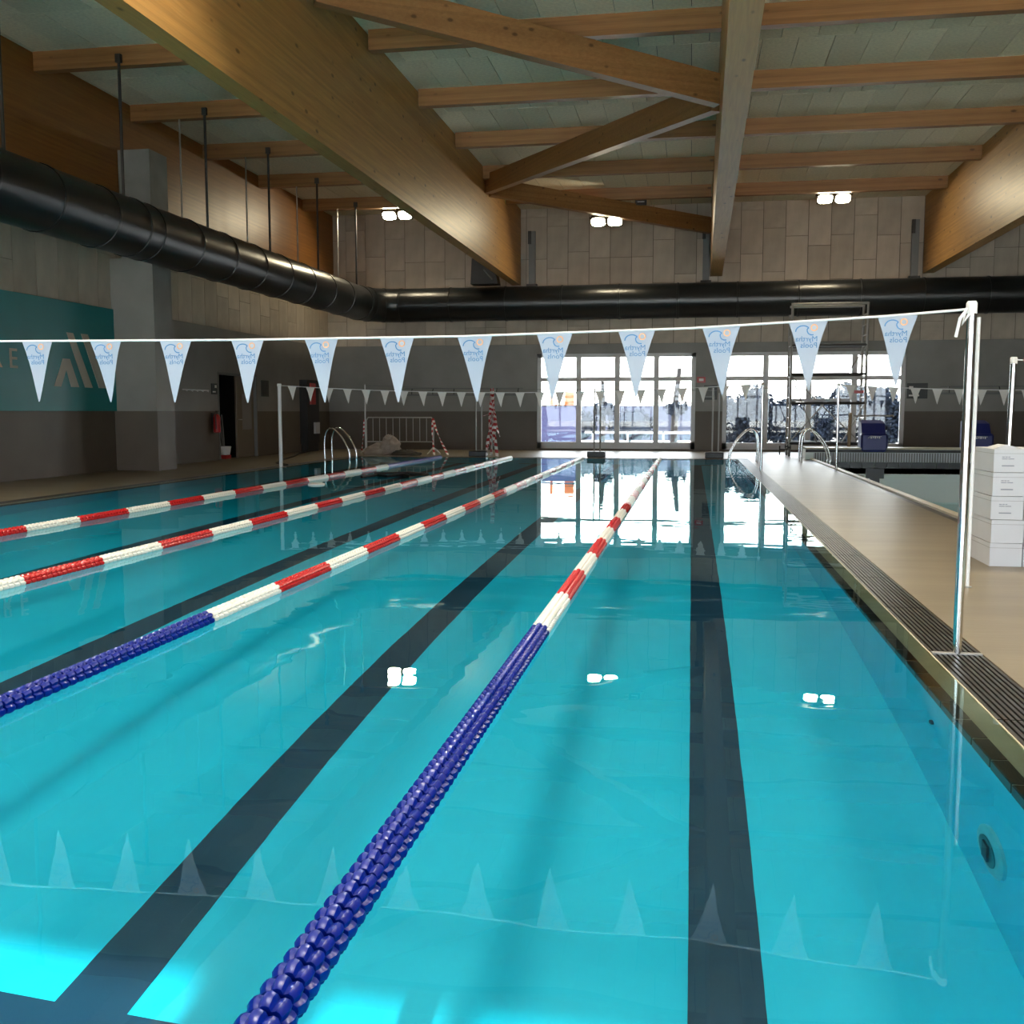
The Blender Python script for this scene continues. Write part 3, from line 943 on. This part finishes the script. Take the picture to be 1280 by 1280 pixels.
# printed logo, seen from the back of the cloth so it reads mirrored
txt1 = text_mesh('Myrtha', .038, M['print_blue'], .0003)
txt2 = text_mesh('Pools', .038, M['print_blue'], .0003)
def wave_mesh():
    m = MB()
    pts = []
    # crest: left foot up over and curling to the right (mirrored)
    for k in range(15):
        a = math.pi*(1.0-k/14*.78)
        pts.append((-.012+.036*math.cos(a), .030*math.sin(a)))
    for k in range(1, 9):
        a = math.pi*(.22) - k/8*math.pi*.0
    pts2 = [(pts[-1][0], pts[-1][1])]
    for k in range(1, 12):
        a = math.pi*(.85+k/11*.75)
        pts2.append((.032+.024*math.cos(a), .008+.024*math.sin(a)))
    for P in (pts, pts2):
        for (x0, z0), (x1, z1) in zip(P, P[1:]):
            dx, dz = x1-x0, z1-z0; l = math.hypot(dx, dz) or 1
            nx_, nz_ = -dz/l*.0028, dx/l*.0028
            m.add([(x0+nx_,0,z0+nz_),(x0-nx_,0,z0-nz_),(x1-nx_,0,z1-nz_),(x1+nx_,0,z1+nz_)], [(0,1,2,3)])
    return m.mesh('wave_logo', M['print_blue'])
wvm = wave_mesh()
sm = MB()
k = 14
for i in range(k):
    a0, a1 = 2*math.pi*i/k, 2*math.pi*(i+1)/k
    sm.add([(.012*math.cos(a0),0,.012*math.sin(a0)),(.018*math.cos(a0),0,.018*math.sin(a0)),(.018*math.cos(a1),0,.018*math.sin(a1)),(.012*math.cos(a1),0,.012*math.sin(a1))], [(0,1,2,3)])
smm = sm.mesh('sun_logo', M['print_orange'])

def cord_z(x, pts):
    for (x0, z0), (x1, z1) in zip(pts, pts[1:]):
        if x0 <= x <= x1:
            return z0+(z1-z0)*(x-x0)/(x1-x0)
    return pts[-1][1]
YNP = 5.4
near_pts = [(-8.98,1.74),(-6.5,1.66),(-3.95,1.628),(-2.5,1.618),(-1.2,1.622),(0,1.648),(.95,1.694),(1.34,1.722)]
pl = thing('pennant_line', (1.34, YNP, 1.72), 'white pennant line printed with a wave logo, tied to the chrome post', 'bunting')
m = MB(); m.tube([(x, YNP, z) for x, z in near_pts], .0065, 6); m.build('cord', M['white'], pl)
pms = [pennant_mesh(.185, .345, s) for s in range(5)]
def lettering(me, parent, x, y, z):
    o = inst('lettering', me, (x, y, z), parent, rot=(math.pi/2, 0, 0), scale=(-1, 1, 1))
    return o
x = 1.0
i = 0
while x > -4.9:
    z = cord_z(x, near_pts)
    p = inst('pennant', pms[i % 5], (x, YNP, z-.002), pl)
    yo = YNP-.0105
    lettering(txt1, p, x-.006, yo, z-.102)
    lettering(txt2, p, x+.006, yo, z-.134)
    inst('wave_logo', wvm, (x-.012, yo, z-.054), p)
    inst('sun_logo', smm, (x+.030, yo, z-.034), p)
    x -= .4285; i += 1

def post(x, y, h, r, label, mt='chrome', cap='white', lean=0., tail=False, group=None, foot=True):
    t = thing('stanchion', (x, y, 0), label, 'post', group)
    m = MB(); m.tube([(x, y, .003), (x+lean, y, h)], r, 16); m.build('tube', M[mt], t, smooth=True)
    if cap:
        m = MB(); m.lathe([(r*1.18,h-.045),(r*1.18,h+.005),(r*.9,h+.015)], (x+lean, y, 0), n=16); m.build('cap', M[cap], t, smooth=True)
    if foot:
        m = MB(); m.box(x-.12, x+.12, y-.02, y+.012, .002, .009); m.build('foot_bar', M['galv'], t)
    if tail:
        m = MB(); m.tube([(x+lean-.03,y-.03,h-.03),(x+lean-.06,y-.035,h-.07),(x+lean-.075,y-.03,h-.16)], .008, 6)
        m.tube([(x+lean-.03,y-.03,h-.02),(x+lean-.05,y-.04,h-.10),(x+lean-.02,y-.04,h-.05)], .007, 6)
        m.build('cord_end', M['white'], t)
    return t
post(1.345, YNP, 1.745, .022, 'tall chrome stanchion with white cap standing in the gutter grate', tail=True)
post(-9.1, YNP, 1.75, .024, 'chrome stanchion on the far side deck across from the chrome gutter post')
t = thing('white_pole', (1.915, 7.49, 0), 'slim white pole standing on the deck behind the chrome stanchion', 'pole')
m = MB(); m.tube([(1.915,7.49,0),(1.915,7.49,1.86)], .013, 10); m.build('tube', M['white'], t, smooth=True)
m = MB(); m.lathe([(.03,0),(.03,.008),(.014,.012)], (1.915,7.49,.004), n=12); m.build('foot', M['galv'], t)

# far pennant lines
YFP = 21.6
fpm = [pennant_mesh(.20, .31, 20+s) for s in range(4)]
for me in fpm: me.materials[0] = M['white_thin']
for (YFL, xa, xb, za, zm, zb_, lab) in ((YFP, -8.93, 1.43, 1.80, 1.63, 1.79, 'plain white pennant line across the far end of the lane pool'),
                              (YFP+.6, 3.0, 10.4, 1.78, 1.66, 1.78, 'plain white pennant line across the drained second pool')):
    pts = []
    for k in range(13):
        u = k/12
        zz = za*(1-u)+zb_*u - ((za+zb_)/2-zm)*4*u*(1-u)
        pts.append((xa+(xb-xa)*u, zz))
    pl = thing('pennant_line', (xa, YFL, za), lab, 'bunting')
    m = MB(); m.tube([(x, YFL, z) for x, z in pts], .009, 5); m.build('cord', M['white'], pl)
    x = xa+.24; i = 0
    while x < xb-.15:
        inst('pennant', fpm[i % 4], (x, YFL, cord_z(x, pts)), pl)
        x += .425; i += 1
post(-8.99, YFP, 1.83, .04, 'white-wrapped stanchion on the deck along the teal sign side', mt='white', cap='white', foot=True)
post(1.43, YFP, 1.80, .026, 'thin chrome stanchion on the gutter beside the far ladder', foot=False)
post(3.0, YFP+.6, 1.80, .026, 'thin chrome stanchion at the kerb of the drained pool, by scaffold', foot=False)
post(2.85, 10.0, 1.70, .026, 'chrome stanchion with a red rope end behind the carton stack', mt='chrome', cap='white', foot=False, lean=.02)
t = thing('rope_with_float', (3.2, 10, 1.68), 'white rope with a red float tied to the stanchion behind the cartons', 'rope')
m = MB(); m.tube([(2.88,10,1.69),(3.3,10.0,1.675),(4.2,10,1.66),(10.3,10,1.7)], .007, 6); m.build('rope', M['white'], t)
m = MB(); m.lathe([(.01,-.03),(.026,-.02),(.03,0),(.026,.02),(.01,.03)], (2.98,10,1.688), axis=0, n=12); m.build('float', M['red'], t, smooth=True)
post(10.4, YFP+.6, 1.80, .026, 'chrome stanchion on the deck beyond the drained pool, under pennants', foot=False)
post(10.3, 10.0, 1.72, .026, 'chrome stanchion at the right side of the drained pool', foot=False)

# paired poles on black foot boxes at the far pool edge with a wire between them
for x, lab in ((-5.75,'black ballast foot with two slim poles, striped tape beside it'),
               (-2.5,'black ballast foot with two slim poles, before the glazed front'),
               (.62,'black ballast foot with two slim poles, before the wall pier')):
    t = thing('pole_stand', (x, 27.6, 0), lab, 'pole stand', 'weighted pole stands')
    m = MB(); m.bevbox(x-.24, x+.24, 27.45, 27.78, .004, .16, .02); m.build('foot_box', M['black'], t)
    for s, h in ((-.06, 1.85), (.1, 1.72)):
        m = MB(); m.tube([(x+s,27.6,.16),(x+s,27.6,h)], .02, 8); m.build('pole', M['galv'], t, smooth=True)
t = thing('overhead_wire', (-5.75, 27.6, 1.8), 'thin wire strung between the slim poles at the far end', 'wire')
m = MB(); m.tube([(-9.2,28.3,1.98),(-5.69,27.6,1.83),(-2.44,27.6,1.82),(.68,27.6,1.78),(3.0,22.2,1.78)], .006, 5); m.build('wire', M['steel_grey'], t)
m = MB(); m.tube([(-9.2,28.3,0),(-9.2,28.3,2.0)], .02, 8); m.build('end_pole', M['galv'], t, smooth=True)

# ------------------------------------------------------------------ pool ladders
def ladder(x, y, dirx, label, s=1.0, group='pool ladders'):
    # two hooped handrails, dirx: +1 curves from the deck on the +x side down into the pool on the -x side
    t = thing('pool_ladder', (x, y, 0), label, 'ladder', group)
    for dy in (0, .55):
        P = []
        prof = [(.30,.0),(.31,.4),(.28,.66),(.19,.79),(.07,.79),(-.08,.67),(-.22,.49),(-.33,.27),(-.37,.08),(-.35,-.06),(-.34,-.6)]
        for u, z in prof: P.append((x+dirx*u*s, y+dy, z*s if z > 0 else z))
        # denser
        Q = []
        for i in range(len(P)-1):
            p0 = Vector(P[max(i-1,0)]); p1 = Vector(P[i]); p2 = Vector(P[i+1]); p3 = Vector(P[min(i+2,len(P)-1)])
            for k in range(3):
                u = k/3
                Q.append(.5*((2*p1)+(p2-p0)*u+(2*p0-5*p1+4*p2-p3)*u*u+(3*p1-p0-3*p2+p3)*u**3))
        Q.append(Vector(P[-1]))
        m = MB(); m.tube(Q, .024, 10); m.build('handrail', M['chrome'], t, smooth=True)
    for z in (-.2, -.5):
        m = MB(); m.box(x-dirx*.34-.05, x-dirx*.34+.05, y, y+.55, z-.015, z+.015); m.build('step', M['chrome'], t)
ladder(1.30, 25.3, 1, 'chrome pool ladder with hooped rails at the far right of lane pool')
ladder(2.95, 25.6, -1, 'chrome pool ladder with hooped rails leading into the drained pool')
ladder(-9.02, 25.3, -1, 'chrome pool ladder with hooped rails before the crowd barrier')

# ------------------------------------------------------------------ crowd barrier, tape, sacks
t = thing('crowd_barrier', (-8.3, 28.8, 0), 'galvanised crowd barrier standing on the deck by the dark corner', 'barrier')
x0, x1, y = -9.33, -7.32, 28.8
m = MB(); m.tube([(x0,y,.12),(x0,y,.98),(x0+.06,y,1.06),(x1-.06,y,1.06),(x1,y,.98),(x1,y,.12)], .022, 8); m.build('frame', M['galv'], t, smooth=True)
m = MB(); m.tube([(x0,y,.36),(x1,y,.36)], .018, 8); m.build('bottom_rail', M['galv'], t)
for k in range(1, 10):
    xx = x0+(x1-x0)*k/10
    m = MB(); m.tube([(xx,y,.36),(xx,y,1.05)], .011, 6); m.build('bar', M['galv'], t)
for xx in (x0, x1):
    m = MB(); m.tube([(xx,y,.2),(xx-.12,y-.3,.015)], .02, 8); m.tube([(xx,y,.2),(xx+.12,y+.3,.015)], .02, 8); m.build('foot', M['galv'], t)
def striped_tape(name, pts, w, label, n=26, cat='tape', twist=3.):
    pts = [Vector(p) for p in pts]
    m = MB()
    L_ = [0]
    for a, b_ in zip(pts, pts[1:]): L_.append(L_[-1]+(b_-a).length)
    def at(s):
        for i in range(len(pts)-1):
            if s <= L_[i+1]+1e-6:
                return pts[i].lerp(pts[i+1], (s-L_[i])/(L_[i+1]-L_[i]))
        return pts[-1]
    N_ = n*2
    for i in range(N_):
        s0, s1 = L_[-1]*i/N_, L_[-1]*(i+1)/N_
        a0, a1 = twist*s0, twist*s1
        p, q = at(s0), at(s1)
        u0 = Vector((math.cos(a0), math.sin(a0), .2))*w/2; u1 = Vector((math.cos(a1), math.sin(a1), .2))*w/2
        nrm = Vector((-math.sin(a0), math.cos(a0), 0))*.003
        m.add([p-u0-nrm, p+u0-nrm, q+u1-nrm, q-u1-nrm, p-u0+nrm, p+u0+nrm, q+u1+nrm, q-u1+nrm],
              [(0,1,2,3),(7,6,5,4),(0,3,7,4),(1,5,6,2)], i % 2)
    return m, [M['red'], M['tape_white']]
t = thing('barrier_tape', (-7.3, 28.7, 0), 'red and white tape trailing from the crowd barrier to the deck', 'tape')
m, ms = striped_tape('tape', [(-7.32,28.74,1.04),(-7.2,28.6,.75),(-7.0,28.4,.4),(-6.75,28.2,.02)], .07, '', 9); m.build('strand', ms, t)
m, ms = striped_tape('tape', [(-7.32,28.74,1.0),(-7.28,28.5,.6),(-7.12,28.1,.02)], .06, '', 7); m.build('strand', ms, t)
m, ms = striped_tape('tape', [(-9.36,28.74,1.0),(-9.38,28.7,.6),(-9.42,28.6,.05)], .06, '', 8); m.build('strand', ms, t)
t = thing('tape_bundle', (-5.35, 27.6, 0), 'thick bundle of red and white tape hanging beside a slim pole', 'tape')
rr = random.Random(5)
for k in range(9):
    dx = rr.uniform(-.07, .07); dy = rr.uniform(-.06, .06); zb2 = rr.uniform(.03, .6) if k else 0.01
    m, ms = striped_tape('tape', [(-5.36,27.6,1.86),(-5.36+dx*.6,27.6+dy,1.45),(-5.35+dx*1.3,27.6+dy,.9),(-5.36+dx*1.8+(.1 if k % 3 == 0 else -.05),27.6+dy*1.4,zb2)], .09, '', 10, twist=2+k*.6)
    m.build('strand', ms, t)
m = MB(); m.tube([(-5.36,27.6,.004),(-5.36,27.6,1.87)], .018, 8); m.build('pole', M['galv'], t)
m, ms = striped_tape('tape', [(-5.64,27.6,1.1),(-5.36,27.6,1.2)], .07, '', 3); m.build('strand', ms, t)
t = thing('sack_heap', (-8.4, 28.0, 0), 'heap of folded dust sheets on the deck before the barrier', 'sheets')
def lump(c, r, seed, mt, nm):
    rr = random.Random(seed); m = MB(); nu, nv = 14, 7
    vs = []; fs = []
    for j in range(nv+1):
        th = math.pi/2*j/nv
        for i in range(nu):
            a = 2*math.pi*i/nu
            k = 1+rr.uniform(-.16, .16)
            vs.append((c[0]+r[0]*math.cos(a)*math.cos(th)*k, c[1]+r[1]*math.sin(a)*math.cos(th)*k, c[2]+r[2]*math.sin(th)*(1+rr.uniform(-.12,.12))))
    for j in range(nv):
        for i in range(nu):
            q = (i+1) % nu
            fs.append((j*nu+i, j*nu+q, (j+1)*nu+q, (j+1)*nu+i))
    fs.append(tuple(range(nu-1,-1,-1)))
    m.add(vs, fs); m.build(nm, mt, t, smooth=False)
lump((-8.65,28.0,.004), (.55,.3,.33), 1, M['sack'], 'sheet')
lump((-8.35,27.95,.15), (.3,.26,.42), 2, M['sack'], 'sheet')
lump((-7.95,27.95,.004), (.5,.28,.16), 3, simple('dark_sheet', (.05,.045,.04), .9), 'dark_sheet')

# floating dark hose in the water and a pale floating lid
m = MB(); m.tube([(-6.0,18.2,.015),(-5.85,18.7,.03),(-5.6,18.5,.015),(-5.4,18.9,.03),(-5.2,18.6,.02),(-5.0,19.2,.015),(-5.5,19.6,.02),(-6.1,19.3,.015)], .03, 8)
m.build('floating_hose', M['black'], smooth=True, label='tangled black hose floating between two lane ropes', cat='hose')
m = MB(); m.lathe([(.1,-.01),(.14,0),(.14,.02),(.1,.03)], (-6.2,16.4,0), n=16)
m.build('floating_disc', M['white'], smooth=True, label='round white disc floating beside the tangled black hose', cat='disc')

# ------------------------------------------------------------------ scaffold tower
t = thing('scaffold_tower', (3.6, 29.3, 0), 'aluminium scaffold tower on castors before the right glazing', 'scaffold')
sx0_, sx1_, sy0, sy1 = 2.66, 4.62, 29.0, 29.75
for xx in (sx0_, sx1_):
    for yy in (sy0, sy1):
        m = MB(); m.tube([(xx,yy,.28),(xx+.0,yy,4.15 if yy == sy0 or xx == sx1_ else 3.9)], .034, 8); m.build('upright', M['galv'], t, smooth=True)
        m = MB(); m.lathe([(.05,-.03),(.11,-.03),(.115,0),(.11,.03),(.05,.03)], (xx,yy,.119), axis=0, n=16); w_ = m.build('castor', M['steel_grey'], t, smooth=True)
        m = MB(); m.box(xx-.05, xx+.05, yy-.02, yy+.02, .2, .32); m.build('castor_fork', M['steel_dark'], w_)
    z = .5
    while z < 4.0:
        m = MB(); m.tube([(xx,sy0,z),(xx,sy1,z)], .018, 6); m.build('rung', M['galv'], t); z += .28
for z, mt in ((4.12,'galv'),(3.02,'steel_dark'),(2.24,'steel_dark'),(1.46,'steel_dark'),(.36,'steel_dark')):
    for yy in (sy0, sy1):
        m = MB(); m.tube([(sx0_,yy,z),(sx1_,yy,z)], .034, 8); m.build('ledger', M[mt], t, smooth=True)
m = MB(); m.box(sx0_+.03, sx1_-.03, sy0+.06, sy1-.06, 3.02, 3.07); m.build('platform', M['steel_grey'], t)
m = MB(); m.box(sx0_+.03, sx1_-.4, sy0+.02, sy0+.3, 1.5, 1.58); m.build('plank', M['carton'], t)
m = MB(); m.box(sx0_+.03, sx1_-.6, sy0+.05, sy0+.3, .38, .43); m.build('plank', M['carton'], t)
for (a, b_) in (((sx0_,sy0,2.24),(sx0_+.75,sy0,.36)),((sx0_+.1,sy1,2.2),(sx1_,sy1,.4)),((sx1_,sy0,1.46),(sx1_-.6,sy0,.36)),((sx0_,sy0,.4),(sx0_+.9,sy0,1.46)),((sx1_,sy0,3.0),(sx1_-.5,sy0,2.24))):
    m = MB(); m.tube([a, b_], .018, 6); m.build('diagonal', M['galv'], t)
m = MB(); m.tube([(sx0_-.25,sy0,.05),(sx0_-.25,sy0,.3)], .02, 6); m.tube([(sx0_-.25,sy0,.2),(sx0_,sy0,.2)], .016, 6); m.build('outrigger', M['steel_dark'], t)
m = MB(); m.box(sx1_-.3, sx1_-.05, sy0-.04, sy0-.03, 1.72, 1.8); m.build('warning_label', M['red'], t)
m = MB(); m.tube([(sx1_-.4,sy0-.05,.02),(sx1_-.38,sy0-.05,1.2)], .045, 8); m.build('pipe_bundle', M['wood_plank'], t)
m = MB(); m.tube([(sx1_-.3,sy0,1.12),(sx1_+.75,sy0,1.12)], .022, 8); m.build('stabiliser', M['galv'], t)
m = MB(); m.bevbox(3.2, 3.55, 28.3, 28.6, .004, .17, .03)
m.build('white_bag', M['carton'], label='small white bag lying at the foot of the scaffold', cat='bag')

# starting blocks on the raised end wall of the drained pool
for cx, lab in ((4.6, 'dark blue starting block on the drained pool end by scaffold'), (7.12, 'dark blue starting block on the drained pool end, away from scaffold')):
    t = thing('starting_block', (cx, QY1, .31), lab, 'starting block', 'starting blocks')
    z0 = .31
    m = MB(); m.bevbox(cx-.33, cx+.33, QY1-.06, QY1+.28, .21, .68, .05); fb = m.build('front_body', M['block_blue'], t)
    m = MB(); m.prism([(QY1+.1,z0),(QY1+.72,z0),(QY1+.72,.98),(QY1+.6,1.0),(QY1+.28,.93),(QY1+.1,.66)], 0, cx-.29, cx+.29); m.build('platform', M['block_blue'], t)
    m = MB(); m.prism([(QY1+.3,.935),(QY1+.6,1.005),(QY1+.6,1.012),(QY1+.3,.942)], 0, cx-.25, cx+.25); m.build('tread', simple('tread_blue',(.05,.06,.22),.8), t)
    m = MB()
    for k in range(5): m.box(cx-.1+k*.05, cx-.07+k*.05, QY1-.064, QY1-.06, .55+.01*(k % 2), .59+.006*(k % 3))
    m.tube([(cx-.16,QY1-.062,.56),(cx-.1,QY1-.062,.61),(cx+.17,QY1-.062,.6)], .006, 5)
    m.build('emblem', M['tape_white'], fb)

# notices on the far wall
def far_plate(x0, x1, z0, z1, label, mt='sign_dark', mark='tape_white'):
    t = thing('wall_notice', ((x0+x1)/2, YF, z0), label, 'sign')
    m = MB(); m.box(x0, x1, YF-.02, YF-.001, z0, z1); m.build('plate', M[mt], t)
    m = MB(); w = x1-x0; h = z1-z0
    m.box(x0+w*.1, x0+w*.3, YF-.023, YF-.02, z0+h*.6, z0+h*.8); m.box(x0+w*.1, x0+w*.6, YF-.023, YF-.02, z0+h*.15, z0+h*.25)
    m.build('pictogram', M[mark], t)
far_plate(6.36, 6.95, 1.62, 2.08, 'black pictogram notice on the wall right of the glazing')
far_plate(.38, .78, 1.6, 2.05, 'black notice on the pier between the two glazed fronts', mark='steel_grey')
t = thing('alarm_box', (.3, YF-.05, 2.1), 'red alarm box on the pier between the glazed fronts', 'alarm')
m = MB(); m.box(.16,.42,YF-.1,YF-.001,2.12,2.3); m.build('case', M['red'], t)
m = MB(); m.box(.22,.36,YF-.105,YF-.1,2.17,2.25); m.build('button', M['tape_white'], t)
for x0, x1, lab in ((7.3, 11.5, 'long grey hook rail on the wall right of the glazing'), (-9.2, -5.3, 'long grey hook rail on the wall left of the glazing')):
    t = thing('hook_rail', ((x0+x1)/2, YF, 1.8), lab, 'hooks', 'hook rails on the far wall')
    m = MB(); m.box(x0, x1, YF-.02, YF-.001, 1.74, 1.80); m.box(x0, x1, YF-.02, YF-.001, 1.96, 1.99); m.build('rail', M['steel_grey'], t)
    k = 0
    x = x0+.25
    while x < x1:
        m = MB(); m.tube([(x,YF-.02,1.97),(x,YF-.09,1.9),(x,YF-.08,1.78)], .014, 6); m.build('hook', M['steel_dark'], t); x += .7

# ------------------------------------------------------------------ carton stack
def carton(x0, w, y0, dep, z0, h, label, printed, skew=0., grp='white cartons stacked on the deck', flap=False):
    t = thing('carton', (x0, y0, z0), label, 'box', grp)
    m = MB(); m.box(x0+skew, x0+w+skew, y0, y0+dep, z0+.001, z0+h-.001); m.build('body', M['carton'], t)
    m = MB(); m.box(x0+skew, x0+w+skew, y0-.0015, y0, z0+h*.80, z0+h*.81); m.box(x0+skew-.0015, x0+skew, y0, y0+dep, z0+h*.80, z0+h*.81); m.build('lid_seam', M['steel_grey'], t)
    if printed:
        m = MB()
        a = x0+skew
        for k, (u0, u1, v) in enumerate(((.25,.33,.64),(.35,.42,.64),(.44,.5,.64),(.25,.42,.56),(.44,.62,.56))):
            m.box(a+w*u0, a+w*u1, y0-.0015, y0, z0+h*v, z0+h*(v+.035))
        m.box(a+w*.25, a+w*.63, y0-.0015, y0, z0+h*.26, z0+h*.31)
        m.build('print', M['print_grey'], t)
    if flap:
        m = MB(); m.prism([(x0+.02,z0+h),(x0+w*.5,z0+h+.03),(x0+w,z0+h)], 1, y0+.1, y0+.35); m.build('flap', M['carton'], t)
names = ['bottom', 'second', 'third', 'fourth', 'top']
for s, x0 in enumerate((2.345, 2.592, 2.84)):
    for k in range(5):
        n5 = ['lowest', 'second lowest', 'middle', 'second highest', 'topmost'][k]
        lab = '%s white carton of the %s' % (n5, ['stack next to the slim white pole', 'stack between the two outer carton stacks', 'stack next to the drained pool kerb'][s])
        carton(x0, .238, 8.56+.0*s, .58, .004+k*.186, .184, lab, k >= 2, skew=(-.006 if k == 2 else .004 if k == 1 else 0), flap=(k == 4 and s == 0))

# ------------------------------------------------------------------ outdoors beyond the far glazing
m = MB(); m.box(-60, 60, YF+.3, 110, -.2, -.03); m.build('ground', M['asphalt'], kind='structure')
m = MB(); m.box(-60, 60, -80, YN-.3, -.2, -.03); m.build('ground', M['asphalt'], kind='structure')
t = thing('hoarding', (-6.5, 38.0, -.03), 'violet site hoarding outside the glazed door', 'hoarding')
for k in range(3):
    m = MB(); m.box(-8.5+k*1.5, -7.02+k*1.5, 38.0, 38.05, -.03, 1.42); m.build('panel', M['hoarding'], t)
m = MB(); m.box(-8.5, -4.02, 38.0, 38.07, 1.42, 1.47); m.build('top_rail', M['steel_dark'], t)
t = thing('orange_barrier', (-4.9, 38.6, -.03), 'orange plastic barrier showing above the violet hoarding', 'barrier')
m = MB(); m.box(-4.7,-4.35,38.5,38.7,-.03,1.95); m.box(-5.25,-5.15,38.5,38.7,-.03,1.95); m.box(-5.2,-4.4,38.55,38.65,1.4,1.5); m.build('panel', M['orange'], t)
def leafball(c, r, n, seed, mt, parent, s=.1, k0=.55):
    rr = random.Random(seed); m = MB()
    for i in range(n):
        a = rr.uniform(0, 2*math.pi); z = rr.uniform(-1, 1); q = math.sqrt(1-z*z); k = rr.uniform(k0, 1.05)
        p = Vector((c[0]+r[0]*q*math.cos(a)*k, c[1]+r[1]*q*math.sin(a)*k, max(.02, c[2]+r[2]*z*k)))
        u = Vector((rr.uniform(-1,1), rr.uniform(-1,1), rr.uniform(-1,1))).normalized()*s*rr.uniform(.6,1.5)
        v = u.cross(Vector((rr.uniform(-1,1), rr.uniform(-1,1), rr.uniform(-1,1)))).normalized()*s*.6
        m.add([p-u, p-v, p+u, p+v], [(0,1,2,3)])
    return m.build('foliage', mt, parent)
for k in range(7):
    x = 1.2+k*1.15
    hh = .98+.14*math.sin(k*1.9)+.12*(k > 3)
    labs = ['pier end', 'next from the pier', 'left of the scaffold', 'behind the scaffold', 'behind the scaffold plank', 'behind the starting block', 'right end']
    t = thing('hedge_bush', (x, 40, 0), 'hedge bush with hazed leaf colour outside the right glazing, %s' % labs[k], 'bush', 'hedge outside the right glazing')
    leafball((x, 40, hh*.9), (.80, .5, hh*(.95+.1*(k % 2))), 3800, 30+k, M['hedge'], t, .105, .25)
    m = MB(); m.tube([(x,40,-.03),(x,40,hh)], [.08,.04], 6); m.build('stem', M['bark'], t)
for k, (x, y, r, h) in enumerate(((-3.5, 41, .13, 2.6), (-.7, 43, .16, 3.0))):
    t = thing('tree', (x, y, 0), ['slender dark tree outside the left glazing', 'forked dark tree outside the left glazing, near the pier'][k], 'tree')
    m = MB(); m.tube([(x,y,-.03),(x+.05,y,h*.5),(x+.2*(k),y,h)], [r,r*.8,r*.5], 8); m.build('trunk', M['bark'], t)
    leafball((x+.1, y, 1.35), (.45, .4, .3), 180, 60+k, M['hedge'], t, .12)
    if k: m = MB(); m.tube([(x,y,h*.3),(x+.5,y,h*.55)], .07, 6); m.build('branch', M['bark'], t)
for k, (x, y, rx, rz) in enumerate(((-4.2, 39.5, .75, .55), (-2.3, 39.5, 1.0, .6))):
    t = thing('shrub', (x, y, 0), ['round dark shrub outside, beside the violet hoarding', 'wide dark shrub outside, between the two trees'][k], 'bush')
    leafball((x, y, .75), (rx, .6, rz), 420, 80+k, M['hedge'], t)
    cm = MB(); cm.lathe([(.2,.15),(rx*.8,.5),(rx*.8,.85),(rx*.4,1.2)], (x, y, 0), n=10); cm.build('twigs', M['hedge'], t)
    m = MB(); m.tube([(x,y,-.03),(x,y,.5)], .05, 6); m.build('stem', M['bark'], t)
t = thing('railing', (-2, 38.2, 0), 'pale outdoor railing crossing the left glazing', 'railing')
m = MB(); m.box(-3.9, .4, 38.18, 38.22, .42, .50); m.build('rail', M['white'], t)
for x in (-3.6,-2.3,-1.0,.3):
    m = MB(); m.box(x-.03, x+.03, 38.18, 38.22, -.03, .5); m.build('post', M['white'], t)
m = MB(); m.box(-6.0, 1.4, 46, 46.3, -.03, 1.5); m.build('garden_wall', simple('garden_wall',(.045,.052,.085),.8), label='low blue grey wall behind the shrubs outside', cat='wall')
t = thing('building', (0, 75, 0), 'pale low building far beyond the glazing', 'building')
m = MB(); m.box(-16, 22, 75, 85, -.03, 8.0); m.build('facade', M['facade'], t)
for k, x in enumerate((-7.5, -2.0, 3.0, 8.0, 13.0)):
    m = MB(); m.box(x, x+2.6, 74.95, 75, 3.9, 5.0); w_ = m.build('window', M['steel_grey'], t)
    m = MB(); m.box(x-.1, x+2.7, 74.8, 75, 3.75, 3.88); m.build('sill', M['galv'], w_)
